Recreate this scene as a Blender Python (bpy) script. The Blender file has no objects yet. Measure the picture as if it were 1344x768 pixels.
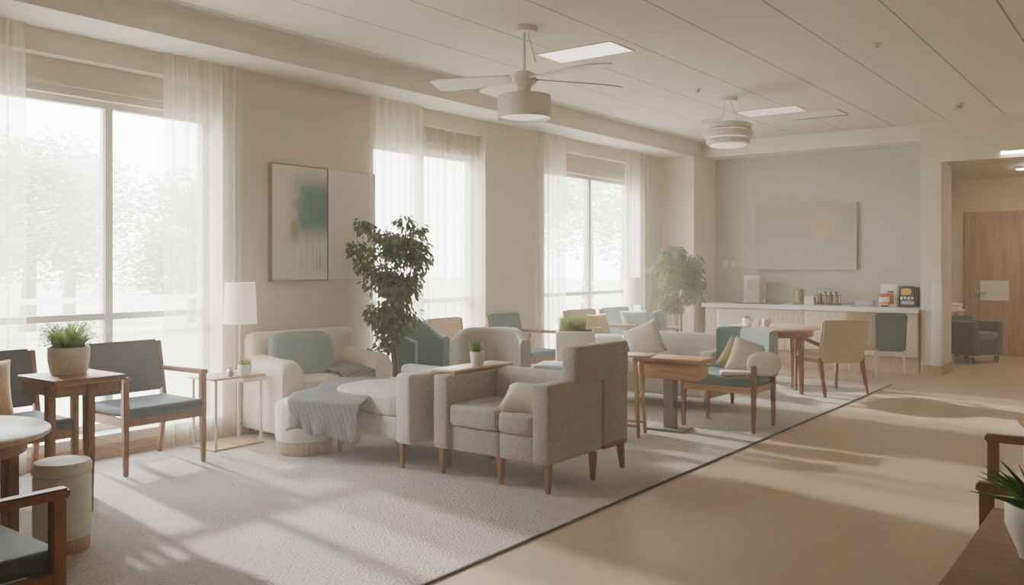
import bpy, bmesh, math, random
from mathutils import Vector, Matrix
PI = math.pi
rnd = random.Random(7)
scene = bpy.context.scene
C = scene.collection

# ------------------------------------------------------------------ materials
def lin(c):
    return tuple(((v/255)/12.92 if v/255 <= .04045 else ((v/255+.055)/1.055)**2.4) for v in c)

class NT:
    def __init__(s, name):
        s.m = bpy.data.materials.new(name); s.m.use_nodes = True
        s.t = s.m.node_tree; s.n = s.t.nodes; s.l = s.t.links
        s.b = s.n['Principled BSDF']; s.out = s.n['Material Output']
    def add(s, typ, ins=None, **kw):
        n = s.n.new(typ)
        for k, v in kw.items(): setattr(n, k, v)
        for k, v in (ins or {}).items():
            if hasattr(v, 'is_linked') or isinstance(v, bpy.types.NodeSocket): s.l.new(v, n.inputs[k])
            else: n.inputs[k].default_value = v
        return n
    def coord(s, scale=(1,1,1), rot=(0,0,0), kind='Object'):
        tc = s.add('ShaderNodeTexCoord')
        return s.add('ShaderNodeMapping', {'Vector': tc.outputs[kind], 'Scale': scale, 'Rotation': rot}).outputs[0]
    def ramp(s, fac, stops):
        r = s.add('ShaderNodeValToRGB', {'Fac': fac}); e = r.color_ramp.elements
        while len(e) < len(stops): e.new(.5)
        for x, (p, c) in zip(e, stops): x.position = p; x.color = (*lin(c), 1)
        return r.outputs[0]
    def bump(s, h, strength=.2, dist=.01):
        b = s.add('ShaderNodeBump', {'Height': h, 'Strength': strength, 'Distance': dist})
        s.l.new(b.outputs[0], s.b.inputs['Normal'])
    def base(s, sock, rough=.6):
        s.l.new(sock, s.b.inputs['Base Color']); s.b.inputs['Roughness'].default_value = rough

def shade(c, f): return tuple(max(0, min(255, v*f)) for v in c)
def m_plain(name, c, rough=.6, var=.06, scale=4, metal=0, bump=0):
    t = NT(name); co = t.coord((scale,)*3)
    n = t.add('ShaderNodeTexNoise', {'Vector': co, 'Scale': 2.0, 'Detail': 4.0})
    t.base(t.ramp(n.outputs[0], [(.3, shade(c, 1-var)), (.7, shade(c, 1+var))]), rough)
    t.b.inputs['Metallic'].default_value = metal
    if bump:
        n2 = t.add('ShaderNodeTexNoise', {'Vector': co, 'Scale': 60.0, 'Detail': 3.0}); t.bump(n2.outputs[0], bump, .004)
    return t.m
def m_fabric(name, c, rough=.9, scale=260, var=.13, wv=.07):
    t = NT(name); co = t.coord()
    w1 = t.add('ShaderNodeTexWave', {'Vector': co, 'Scale': scale/6.28, 'Distortion': 1.5, 'Detail': 1.0}, bands_direction='X')
    w2 = t.add('ShaderNodeTexWave', {'Vector': co, 'Scale': scale/6.28, 'Distortion': 1.5, 'Detail': 1.0}, bands_direction='Z')
    w3 = t.add('ShaderNodeTexWave', {'Vector': co, 'Scale': scale/6.28, 'Distortion': 1.5, 'Detail': 1.0}, bands_direction='Y')
    a = t.add('ShaderNodeMath', {0: w1.outputs[1], 1: w2.outputs[1]}, operation='ADD')
    a = t.add('ShaderNodeMath', {0: a.outputs[0], 1: w3.outputs[1]}, operation='ADD')
    nz = t.add('ShaderNodeTexNoise', {'Vector': co, 'Scale': 55.0, 'Detail': 5.0, 'Roughness': .7})
    s = t.add('ShaderNodeMath', {0: a.outputs[0], 1: wv}, operation='MULTIPLY')
    s = t.add('ShaderNodeMath', {0: s.outputs[0], 1: nz.outputs[0]}, operation='ADD')
    t.base(t.ramp(s.outputs[0], [(.3+1.0*wv, shade(c, 1-var)), (.68+2.0*wv, shade(c, 1+var))]), rough)
    t.b.inputs['Sheen Weight'].default_value = .15
    t.bump(s.outputs[0], .25, .003)
    return t.m
def m_wood(name, c, rough=.45, sc=1.0, axis='Z'):
    t = NT(name)
    s = {'Z': (14*sc, 14*sc, 1.2*sc), 'X': (1.2*sc, 14*sc, 14*sc), 'Y': (14*sc, 1.2*sc, 14*sc)}[axis]
    co = t.coord(s)
    n = t.add('ShaderNodeTexNoise', {'Vector': co, 'Scale': 2.2, 'Detail': 6.0, 'Roughness': .6, 'Distortion': 1.2})
    n2 = t.add('ShaderNodeTexNoise', {'Vector': co, 'Scale': 9.0, 'Detail': 3.0})
    a = t.add('ShaderNodeMath', {0: n2.outputs[0], 1: .3}, operation='MULTIPLY')
    a = t.add('ShaderNodeMath', {0: a.outputs[0], 1: n.outputs[0]}, operation='ADD')
    t.base(t.ramp(a.outputs[0], [(.4, shade(c, .8)), (.65, c), (.9, shade(c, 1.14))]), rough)
    t.bump(a.outputs[0], .08, .003)
    return t.m
def m_emit(name, c, st, col=None):
    t = NT(name); t.b.inputs['Base Color'].default_value = (*lin(col or c), 1)
    t.b.inputs['Emission Color'].default_value = (*lin(c), 1); t.b.inputs['Emission Strength'].default_value = st
    return t.m

M = {}
M['wall'] = m_plain('wall_paint', (219,209,195), .85, .015, 1, bump=.05)
M['sage'] = m_plain('sage_paint', (190,190,179), .85, .015, 1, bump=.05)
M['hallw'] = m_plain('hall_paint', (212,200,184), .85, .02, 1)
M['white'] = m_plain('white_paint', (228,222,213), .6, .015, 2)
M['frame'] = m_plain('window_frame_paint', (222,218,208), .5, .01, 2)
M['wood'] = m_wood('walnut_frame', (139,96,64))
M['woodY'] = m_wood('walnut_frame_flat', (150,106,73), axis='X')
M['woodd'] = m_wood('dark_walnut', (136,100,74), axis='X')
M['woodl'] = m_wood('light_oak', (186,148,112), axis='X')
M['woodlz'] = m_wood('light_oak_upright', (182,143,106))
M['wtop'] = m_wood('pale_table_top', (196,164,134), .35, axis='X')
M['band'] = m_wood('birch_band', (190,160,130))
M['door'] = m_wood('door_veneer', (172,144,118), .5, .25)
M['base'] = m_wood('skirting_oak', (178,150,122), axis='Y')
M['panel'] = m_wood('counter_veneer', (202,182,158), .5, .7)
M['dteal'] = m_plain('dark_teal_vinyl', (54,70,76), .62, .05, 6, bump=.1)
M['teal'] = m_fabric('teal_fabric', (108,136,138), var=.08)
M['teal2'] = m_fabric('muted_teal_fabric', (92,118,122), var=.08)
M['pteal'] = m_fabric('pale_teal_fabric', (166,184,184), var=.06)
M['ptealc'] = m_fabric('soft_teal_cushion', (128,152,150), var=.07)
M['dkteal'] = m_fabric('deep_teal_fabric', (64,84,82), var=.07)
M['grey'] = m_fabric('grey_weave', (168,160,152), wv=.16, scale=200)
M['wing'] = m_fabric('window_lit_teal_fabric', (180,198,198), var=.05)  # same teal as the backrest, window light on the wing painted into the colour
M['lgrey'] = m_fabric('light_grey_weave', (188,182,175), var=.1, wv=.12, scale=200)
M['cream'] = m_fabric('cream_fabric', (222,212,198), var=.05)
M['beige'] = m_fabric('beige_fabric', (204,184,160), var=.06)
M['tan'] = m_fabric('tan_cushion', (196,170,132), var=.08)
M['tan2'] = m_fabric('tan_chair_fabric', (178,154,126), var=.06)
M['olive'] = m_fabric('olive_cushion', (160,148,102), var=.08)
M['white_f'] = m_fabric('white_fabric', (232,226,216), var=.04)
M['blue_f'] = m_fabric('pale_blue_fabric', (190,206,208), var=.05)
M['sagebin'] = m_fabric('sage_knit', (208,210,202), var=.06, scale=520)
M['pot'] = m_plain('speckled_pot', (236,233,227), .5, .04, 20, bump=.1)
M['potw'] = m_plain('white_pot', (232,229,222), .4, .03, 10)
M['soil'] = m_plain('soil', (70,54,42), .95, .2, 40, bump=.5)
M['metal'] = m_plain('brushed_steel', (190,186,180), .35, .04, 10, metal=.8)
M['metalw'] = m_plain('satin_nickel_paint', (206,198,186), .4, .03, 10)
M['dark'] = m_plain('dark_plastic', (62,58,54), .5, .08, 10)
M['ped'] = m_plain('grey_pedestal', (128,118,108), .6, .05, 8)
M['edge'] = m_plain('carpet_edge_strip', (74,64,56), .7, .05, 10)
M['black'] = m_plain('black_print', (40,40,42), .6, .05, 10)
M['red'] = m_plain('red_print', (190,64,44), .45, .08, 20)
M['yellow'] = m_plain('yellow_print', (222,166,58), .45, .08, 20)
M['paper'] = m_plain('paper_white', (226,222,214), .7, .03, 10)
M['lav'] = m_plain('lavender_print', (168,170,190), .6, .05, 20)
M['amber'] = m_plain('amber_bottle', (120,84,58), .25, .1, 20)
M['bronze'] = m_plain('bronze_canister', (150,128,98), .35, .1, 12, metal=.3)
M['trunk'] = m_wood('bark', (120,96,70), .9, 2)
M['shade'] = m_emit('lamp_shade_linen', (255,238,214), .35, (240,228,210))
M['strip2'] = m_emit('hall_strip_lens', (255,234,206), 70.0)
M['lens'] = m_emit('light_lens', (255,246,236), 1.1, (240,236,228))
M['lens2'] = m_emit('drum_lens', (255,244,232), .35, (240,236,228))
M['strip'] = m_emit('strip_lens', (255,242,222), 9.0)
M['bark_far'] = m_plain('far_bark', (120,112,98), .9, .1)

def m_leaf(name, c, c2):
    t = NT(name); co = t.coord((3,3,3))
    n = t.add('ShaderNodeTexNoise', {'Vector': co, 'Scale': 5.0, 'Detail': 2.0})
    col = t.ramp(n.outputs[0], [(.3, c), (.7, c2)])
    t.base(col, .5)
    tr = t.add('ShaderNodeBsdfTranslucent', {'Color': col})
    mx = t.add('ShaderNodeMixShader', {0: .4, 1: t.b.outputs[0], 2: tr.outputs[0]})
    t.l.new(mx.outputs[0], t.out.inputs[0])
    return t.m
M['leaf'] = m_leaf('ficus_leaf', (74,98,50), (112,134,76))
M['leaf2'] = m_leaf('bamboo_leaf', (100,120,70), (140,152,100))
M['grass'] = m_leaf('pot_grass', (112,144,74), (160,182,104))
M['pgrass'] = m_leaf('clipped_grass', (140,160,96), (176,186,124))
M['aloe'] = m_leaf('aloe_leaf', (86,142,62), (144,184,92))
M['tree'] = m_leaf('haze_paled_leaf', (196,200,182), (214,216,200))  # leaf green whitened, outdoor haze is put into the colour

def m_sheer(name, c, lo, hi):
    t = NT(name); t.n.remove(t.b)
    lw = t.add('ShaderNodeLayerWeight', {'Blend': .35})
    co = t.coord((1, 22, .25))
    n = t.add('ShaderNodeTexNoise', {'Vector': co, 'Scale': 1.6, 'Detail': 3.0})
    a = t.add('ShaderNodeMath', {0: n.outputs[0], 1: .55}, operation='MULTIPLY')
    a = t.add('ShaderNodeMath', {0: a.outputs[0], 1: lw.outputs['Facing']}, operation='ADD')
    f = t.add('ShaderNodeMapRange', {0: a.outputs[0], 1: .15, 2: .95, 3: lo, 4: hi})
    d = t.add('ShaderNodeBsdfDiffuse', {'Color': (*lin(c), 1)}); tl = t.add('ShaderNodeBsdfTranslucent', {'Color': (*lin(c), 1)})
    tp = t.add('ShaderNodeBsdfTransparent', {'Color': (1,1,1,1)})
    mx = t.add('ShaderNodeMixShader', {0: .5, 1: d.outputs[0], 2: tl.outputs[0]})
    m2 = t.add('ShaderNodeMixShader', {0: f.outputs[0], 1: tp.outputs[0], 2: mx.outputs[0]})
    t.l.new(m2.outputs[0], t.out.inputs[0]); return t.m
M['sheer'] = m_sheer('sheer_voile', (244,240,232), .32, .82)
def m_glass():
    t = NT('window_glass'); t.n.remove(t.b)
    lw = t.add('ShaderNodeLayerWeight', {'Blend': .5}); fr = t.add('ShaderNodeMath', {0: lw.outputs['Facing'], 1: 5.0}, operation='POWER'); fr = t.add('ShaderNodeMath', {0: fr.outputs[0], 1: .3}, operation='MULTIPLY')
    tp = t.add('ShaderNodeBsdfTransparent', {'Color': (.97,.98,.97,1)}); g = t.add('ShaderNodeBsdfGlossy', {'Roughness': .02})
    mx = t.add('ShaderNodeMixShader', {0: fr.outputs[0], 1: tp.outputs[0], 2: g.outputs[0]})
    t.l.new(mx.outputs[0], t.out.inputs[0]); return t.m
M['glass'] = m_glass()

def m_floor():
    t = NT('floor_vinyl'); co = t.coord((1,1,1))
    br = t.add('ShaderNodeTexBrick', {'Vector': t.coord((1,1,1), (0,0,PI/2)), 'Scale': 1.0, 'Mortar Size': .0015, 'Brick Width': 1.8, 'Row Height': .3,
        'Color1': (*lin((182,163,142)),1), 'Color2': (*lin((176,156,134)),1), 'Mortar': (*lin((160,141,120)),1)})
    n = t.add('ShaderNodeTexNoise', {'Vector': t.coord((40,3,1)), 'Scale': 3.0, 'Detail': 6.0, 'Roughness': .65})
    r = t.ramp(n.outputs[0], [(.3, (150,150,150)), (.7, (205,205,205))])
    mx = t.add('ShaderNodeMix', {0: .4, 6: br.outputs[0], 7: r}, data_type='RGBA', blend_type='SOFT_LIGHT')
    t.base(mx.outputs[2], .42); t.bump(n.outputs[0], .05, .002); return t.m
M['floor'] = m_floor()
def m_carpet():
    t = NT('loop_carpet'); co = t.coord()
    n = t.add('ShaderNodeTexNoise', {'Vector': co, 'Scale': 75.0, 'Detail': 5.0, 'Roughness': .7})
    n2 = t.add('ShaderNodeTexNoise', {'Vector': t.coord((1,4,1)), 'Scale': 3.0, 'Detail': 5.0})
    v = t.add('ShaderNodeTexVoronoi', {'Vector': co, 'Scale': 70.0})
    a = t.add('ShaderNodeMath', {0: n.outputs[0], 1: v.outputs[0]}, operation='ADD')
    b = t.add('ShaderNodeMath', {0: n2.outputs[0], 1: .55}, operation='MULTIPLY')
    a2 = t.add('ShaderNodeMath', {0: a.outputs[0], 1: b.outputs[0]}, operation='ADD')
    t.base(t.ramp(a2.outputs[0], [(.75, (104,104,104)), (1.0, (150,144,137)), (1.25, (186,178,169))]), .95)
    t.bump(a.outputs[0], .8, .01); return t.m
M['carpet'] = m_carpet()
def m_ceiling():
    t = NT('ceiling_tiles')
    sx = t.add('ShaderNodeSeparateXYZ', {0: t.add('ShaderNodeTexCoord').outputs['Object']})
    def seam(sock, off, per, w, g):
        a = t.add('ShaderNodeMath', {0: sock, 1: off}, operation='ADD'); a = t.add('ShaderNodeMath', {0: a.outputs[0], 1: per}, operation='DIVIDE')
        a = t.add('ShaderNodeMath', {0: a.outputs[0]}, operation='FRACT'); a = t.add('ShaderNodeMath', {0: a.outputs[0], 1: w/per}, operation='LESS_THAN')
        return t.add('ShaderNodeMath', {0: a.outputs[0], 1: g}, operation='MULTIPLY').outputs[0]
    s = t.add('ShaderNodeMath', {0: seam(sx.outputs[0], 1.0, .672, .016, 1.0), 1: seam(sx.outputs[1], .3, 1.34, .012, .22)}, operation='MAXIMUM').outputs[0]
    n = t.add('ShaderNodeTexNoise', {'Scale': 90.0, 'Detail': 3.0})
    mx = t.add('ShaderNodeMix', {0: s, 6: (*lin((219,211,201)),1), 7: (*lin((158,152,144)),1)}, data_type='RGBA')
    t.base(mx.outputs[2], .9); t.bump(n.outputs[0], .08, .003); return t.m
M['ceil'] = m_ceiling()
def m_throw():
    t = NT('throw_plaid'); co = t.coord()
    def w(d, sc): return t.add('ShaderNodeTexWave', {'Vector': co, 'Scale': sc, 'Distortion': .4, 'Detail': 1.0}, bands_direction=d).outputs[1]
    a = t.add('ShaderNodeMath', {0: w('X', 22.0), 1: w('Y', 22.0)}, operation='ADD'); a = t.add('ShaderNodeMath', {0: a.outputs[0], 1: .3}, operation='MULTIPLY')
    f = t.add('ShaderNodeTexNoise', {'Vector': co, 'Scale': 70.0, 'Detail': 5.0, 'Roughness': .75})
    b = t.add('ShaderNodeMath', {0: a.outputs[0], 1: f.outputs[0]}, operation='ADD')
    t.base(t.ramp(t.add('ShaderNodeMath', {0: b.outputs[0], 1: .62}, operation='MULTIPLY').outputs[0], [(.2, (96,98,99)), (.5, (126,127,127)), (.9, (166,165,161))]), .95)
    t.bump(f.outputs[0], .4, .004); return t.m
M['throw'] = m_throw()
def m_stripe(name, c1, c2, sc):
    t = NT(name); co = t.coord((1,1,1), (.3,.5,.4))
    w = t.add('ShaderNodeTexWave', {'Vector': co, 'Scale': sc, 'Distortion': 2.0, 'Detail': 2.0})
    t.base(t.ramp(w.outputs[1], [(.3, c1), (.7, c2)]), .9); t.bump(w.outputs[1], .3, .004); return t.m
M['knit'] = m_stripe('ribbed_cream_knit', (208,196,178), (226,216,202), 26)
M['pattern'] = m_stripe('taupe_pattern', (190,178,164), (208,198,186), 30)
def m_art(name, kind):
    t = NT(name)
    co = t.add('ShaderNodeTexCoord').outputs['Generated']
    sp = t.add('ShaderNodeSeparateXYZ', {0: co}); 
    def mul(a, b): return t.add('ShaderNodeMath', {0: a, 1: b}, operation='MULTIPLY').outputs[0]
    def smooth(sock, a, b): return t.add('ShaderNodeMapRange', {0: sock, 1: a, 2: b, 3: 0.0, 4: 1.0}, interpolation_type='SMOOTHSTEP').outputs[0]
    if kind == 'teal':
        h, v = sp.outputs[1], sp.outputs[2]
        n = t.add('ShaderNodeTexNoise', {'Vector': co, 'Scale': 5.0, 'Detail': 8.0, 'Roughness': .7})
        hv = t.add('ShaderNodeMath', {0: h, 1: mul(t.add('ShaderNodeMath', {0: n.outputs[0], 1: .5}, operation='SUBTRACT').outputs[0], .7)}, operation='ADD').outputs[0]
        mp = t.add('ShaderNodeMapping', {'Vector': co, 'Scale': (1, 26, .8)})
        dr = t.add('ShaderNodeTexNoise', {'Vector': mp.outputs[0], 'Scale': 2.0, 'Detail': 4.0})
        blob = mul(smooth(hv, .2, .68), mul(smooth(v, .28, .52), smooth(v, 1.02, .76)))
        drip = mul(mul(smooth(h, .3, .5), smooth(dr.outputs[0], .45, .62)), mul(smooth(v, .02, .12), smooth(v, .62, .3)))
        ol = mul(mul(smooth(hv, .2, .4), smooth(hv, .55, .4)), mul(smooth(v, .28, .4), smooth(v, .62, .45)))
        m1 = t.add('ShaderNodeMix', {0: mul(blob, .95), 6: (*lin((228,224,215)),1), 7: (*lin((72,128,130)),1)}, data_type='RGBA')
        m2 = t.add('ShaderNodeMix', {0: mul(drip, .7), 6: m1.outputs[2], 7: (*lin((130,164,162)),1)}, data_type='RGBA')
        m3 = t.add('ShaderNodeMix', {0: mul(ol, .75), 6: m2.outputs[2], 7: (*lin((150,140,104)),1)}, data_type='RGBA')
        t.base(m3.outputs[2], .7)
    elif kind == 'pale':
        n = t.add('ShaderNodeTexNoise', {'Vector': co, 'Scale': 3.0, 'Detail': 5.0})
        t.base(t.ramp(n.outputs[0], [(.3, (226,221,210)), (.7, (236,232,222))]), .7)
    else:
        h, v = sp.outputs[0], sp.outputs[2]
        n = t.add('ShaderNodeTexNoise', {'Vector': co, 'Scale': 4.0, 'Detail': 8.0, 'Roughness': .7})
        hv = t.add('ShaderNodeMath', {0: h, 1: mul(t.add('ShaderNodeMath', {0: n.outputs[0], 1: .5}, operation='SUBTRACT').outputs[0], .5)}, operation='ADD').outputs[0]
        bl = mul(mul(smooth(hv, .5, .68), smooth(hv, .86, .72)), mul(smooth(v, .4, .62), smooth(v, .95, .7)))
        g = t.ramp(t.add('ShaderNodeMath', {0: v, 1: mul(n.outputs[0], .4)}, operation='ADD').outputs[0], [(.1, (192,184,180)), (.6, (178,170,164)), (1.0, (170,164,154))])
        m1 = t.add('ShaderNodeMix', {0: mul(bl, .75), 6: g, 7: (*lin((206,176,138)),1)}, data_type='RGBA')
        t.base(m1.outputs[2], .7)
    return t.m
M['art1'] = m_art('teal_abstract', 'teal'); M['art2'] = m_art('pale_abstract', 'pale'); M['art3'] = m_art('warm_abstract', 'warm')
def m_lawn():
    t = NT('lawn_grass'); n = t.add('ShaderNodeTexNoise', {'Vector': t.coord(), 'Scale': 1.5, 'Detail': 6.0})
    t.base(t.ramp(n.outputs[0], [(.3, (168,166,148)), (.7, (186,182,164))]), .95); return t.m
M['lawn'] = m_lawn()

# ------------------------------------------------------------------ mesh helpers
def nb(): return bmesh.new()
def box(bm, x0, x1, y0, y1, z0, z1):
    v = [bm.verts.new((x, y, z)) for z in (z0, z1) for y in (y0, y1) for x in (x0, x1)]
    for f in ((0,2,3,1), (4,5,7,6), (0,1,5,4), (2,6,7,3), (0,4,6,2), (1,3,7,5)): bm.faces.new([v[i] for i in f])
    return bm
def rb(x0, x1, y0, y1, z0, z1, r=.02, seg=3, bm=None):
    b = nb(); box(b, x0, x1, y0, y1, z0, z1)
    r = min(r, .49*min(abs(x1-x0), abs(y1-y0), abs(z1-z0)))
    bmesh.ops.bevel(b, geom=list(b.edges), offset=r, segments=seg, profile=.5, affect='EDGES')
    return merge(bm, b)
def merge(a, b):
    if a is None: return b
    me = bpy.data.meshes.new('tmp'); b.to_mesh(me); b.free(); a.from_mesh(me); bpy.data.meshes.remove(me); return a
def bar(bm, p0, p1, w0, d0, w1=None, d1=None, bev=.006):
    p0, p1 = Vector(p0), Vector(p1); w1 = w0 if w1 is None else w1; d1 = d0 if d1 is None else d1
    a = (p1-p0).normalized(); ref = Vector((1,0,0)) if abs(a.x) < .9 else Vector((0,1,0))
    sx = (ref - a*ref.dot(a)).normalized(); sy = a.cross(sx)
    b = nb(); v = []
    for p, w, d in ((p0, w0, d0), (p1, w1, d1)):
        for q, s in ((-1,-1), (1,-1), (1,1), (-1,1)): v.append(b.verts.new(p + sx*q*w/2 + sy*s*d/2))
    for f in ((3,2,1,0), (4,5,6,7), (0,1,5,4), (1,2,6,5), (2,3,7,6), (3,0,4,7)): b.faces.new([v[i] for i in f])
    if bev: bmesh.ops.bevel(b, geom=list(b.edges), offset=bev, segments=2, affect='EDGES')
    return merge(bm, b)
def lathe(prof, seg=32, bm=None, loc=(0,0,0)):
    b = nb(); L = Vector(loc); rings = []
    for r, z in prof:
        if r < 1e-5: rings.append([b.verts.new(L+Vector((0,0,z)))])
        else: rings.append([b.verts.new(L+Vector((r*math.cos(2*PI*i/seg), r*math.sin(2*PI*i/seg), z))) for i in range(seg)])
    for A, B in zip(rings, rings[1:]):
        for i in range(seg):
            j = (i+1) % seg
            if len(A) == 1 and len(B) > 1: b.faces.new((A[0], B[j], B[i]))
            elif len(B) == 1 and len(A) > 1: b.faces.new((A[i], A[j], B[0]))
            elif len(A) > 1: b.faces.new((A[i], A[j], B[j], B[i]))
    return merge(bm, b)
def tube(pts, rs, seg=8, bm=None):
    b = nb(); pts = [Vector(p) for p in pts]; n = len(pts); rings = []
    if not hasattr(rs, '__len__'): rs = [rs]*n
    for i, p in enumerate(pts):
        a = (pts[min(i+1, n-1)] - pts[max(i-1, 0)]).normalized()
        ref = Vector((0,0,1)) if abs(a.z) < .9 else Vector((1,0,0))
        x = a.cross(ref).normalized(); y = a.cross(x)
        rings.append([b.verts.new(p + (x*math.cos(2*PI*k/seg) + y*math.sin(2*PI*k/seg))*rs[i]) for k in range(seg)])
    for A, B in zip(rings, rings[1:]):
        for k in range(seg): b.faces.new((A[k], A[(k+1)%seg], B[(k+1)%seg], B[k]))
    b.faces.new(rings[0][::-1]); b.faces.new(rings[-1])
    return merge(bm, b)
def soft(w, d, h, n=5.0, cuts=7, loc=(0,0,0), crown=0):
    b = nb(); bmesh.ops.create_cube(b, size=2); bmesh.ops.subdivide_edges(b, edges=list(b.edges), cuts=cuts, use_grid_fill=True)
    for v in b.verts:
        p = v.co; s = (abs(p.x)**n + abs(p.y)**n + abs(p.z)**n)**(1/n); q = p/s
        z = q.z + (crown*(1-q.x**2)*(1-q.y**2) if q.z > 0 else 0)
        v.co = Vector((q.x*w/2+loc[0], q.y*d/2+loc[1], z*h/2+loc[2]))
    return b
def pillow(w, h, t, N=14):
    b = nb(); g = {}
    for s in (-1, 1):
        for i in range(N+1):
            for j in range(N+1):
                u, v = 2*i/N-1, 2*j/N-1
                if s == 1 and (i in (0,N) or j in (0,N)): g[s,i,j] = g[-1,i,j]; continue
                th = t/2*max(0, (1-u**4)*(1-v**4))**.6
                x = u*w/2*(1-.07*(1-v*v)); z = v*h/2*(1-.07*(1-u*u))
                g[s,i,j] = b.verts.new((x, s*th, z))
        for i in range(N):
            for j in range(N):
                q = [g[s,i,j], g[s,i+1,j], g[s,i+1,j+1], g[s,i,j+1]]
                b.faces.new(q if s == -1 else q[::-1])
    return b
def sweep(path, prof, bm=None):   # path: list of (pos, outward normal, scale_z); prof: (n, z)
    b = nb(); rings = []
    for p, nrm, zs in path:
        rings.append([b.verts.new(Vector(p) + Vector(nrm)*a + Vector((0,0,z*zs))) for a, z in prof])
    k = len(prof)
    for A, B in zip(rings, rings[1:]):
        for i in range(k): b.faces.new((A[i], A[(i+1)%k], B[(i+1)%k], B[i]))
    b.faces.new(rings[0][::-1]); b.faces.new(rings[-1])
    bmesh.ops.recalc_face_normals(b, faces=list(b.faces))
    return merge(bm, b)
def rprof(t, z0, z1, r, n=4):   # rounded-rectangle section
    r = min(r, t*.49, (z1-z0)*.49); o = []
    for cx, cz, a0 in ((t/2-r, z1-r, 0), (-t/2+r, z1-r, 90), (-t/2+r, z0+r, 180), (t/2-r, z0+r, 270)):
        for i in range(n+1):
            a = math.radians(a0+90*i/n); o.append((cx+r*math.cos(a), cz+r*math.sin(a)))
    return o
def obj(name, bm, mat, parent=None, loc=(0,0,0), rot=(0,0,0), ang=35, solid=None):
    me = bpy.data.meshes.new(name); bmesh.ops.recalc_face_normals(bm, faces=list(bm.faces)) if solid is None else None
    bm.to_mesh(me); bm.free()
    me.shade_smooth(); me.set_sharp_from_angle(angle=math.radians(ang))
    o = bpy.data.objects.new(name, me); C.objects.link(o); me.materials.append(M[mat] if isinstance(mat, str) else mat)
    o.location = loc; o.rotation_euler = rot
    if parent: o.parent = parent
    if solid: s = o.modifiers.new('thickness', 'SOLIDIFY'); s.thickness = solid; s.offset = 0
    return o
def tag(o, label, cat, group=None, kind=None):
    o['label'] = label; o['category'] = cat
    if group: o['group'] = group
    if kind: o['kind'] = kind
    return o
def thing(name, label, cat, loc=(0,0,0), rz=0, group=None):
    o = bpy.data.objects.new(name, None); C.objects.link(o); o.location = loc; o.rotation_euler = (0,0,math.radians(rz)); o.empty_display_size = .1
    return tag(o, label, cat, group)
def struct(name, bm, mat, parent=None, **k):
    o = obj(name, bm, mat, parent, **k)
    if parent is None: o['kind'] = 'structure'
    return o

# ------------------------------------------------------------------ room shell
WX = -6.34; CZ = 3.35; SZ = 3.12; BY = 13.1; RX = 2.6; NY = -3.0
struct('floor', box(nb(), -7.0, RX+.2, NY-.2, 16.3, -.15, 0), 'floor')
struct('floor_carpet', box(nb(), WX, -2.70, NY, 11.2, 0, .008), 'carpet')
struct('trim_1', box(box(nb(), -2.70, -2.686, NY, 11.21, 0, .010), WX, -2.682, 11.2, 11.21, 0, .0105), 'edge')
struct('ceiling', box(nb(), WX-.3, RX+.2, NY-.2, BY+.1, CZ, CZ+.15), 'ceil')
wins = [(2.35, 4.38), (6.12, 7.9), (9.1, 11.6)]
bm = nb(); y = NY-.2
for a, b_ in wins:
    box(bm, WX-.32, WX, y, a, 0, CZ)
    box(bm, WX-.32, WX, a, b_, 2.95, CZ); box(bm, WX-.32, WX, a, b_, 0, .17)
    y = b_
box(bm, WX-.32, WX, y, BY+.1, 0, CZ)
struct('wall_left', bm, 'wall')
struct('trim_2', rb(WX, -5.83, NY, BY, SZ, CZ, .006, 2), 'white')       # left soffit
struct('trim_3', rb(-5.83, -2.64, 12.66, BY, SZ, CZ, .006, 2), 'white')   # back soffit
struct('wall_column', box(nb(), WX, -5.80, 12.3, BY, 0, SZ), 'wall')
struct('wall_back', box(nb(), WX-.3, -2.4, BY, BY+.07, 0, CZ), 'sage')
struct('wall_pillar', box(box(nb(), -2.64, -2.39, 12.5, 13.17, 0, 2.8), -2.64, RX+.2, 12.5, 13.17, 2.8, CZ), 'wall')
struct('wall_right', box(nb(), RX, RX+.2, NY-.2, 16.3, 0, CZ), 'wall')
struct('wall_front', box(nb(), WX-.3, RX, NY-.2, NY, 0, CZ), 'wall')
struct('wall_hall', box(nb(), -7.0, RX, 16.0, 16.2, 0, 3.0), 'hallw')
struct('wall_hall_side', box(nb(), -7.0, -6.8, 13.17, 16.0, 0, 3.0), 'hallw')
struct('ceiling_hall', box(nb(), -7.0, RX, 13.17, 16.2, 2.86, 3.0), 'white')
bm = nb()
for a, b_ in ((NY, 12.3),): box(bm, WX, WX+.014, a, b_, 0, .11)
box(bm, WX+.014, -5.79, 12.286, 12.3, 0, .11); box(bm, -5.80, -5.786, 12.3, 12.46, 0, .11)
struct('baseboard_left', bm, 'base')
struct('baseboard_right', box(box(nb(), -2.64, -2.376, 12.486, 12.5, 0, .13), -2.39, -2.376, 12.5, 13.17, 0, .13), 'base')
struct('baseboard_hall', box(nb(), -6.8, -2.72, 15.986, 16.0, 0, .1), 'base')
struct('trim_4', rb(-2.51, -2.384, 12.494, 12.63, .13, 1.2, .004, 2), 'white')   # corner guard

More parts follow.
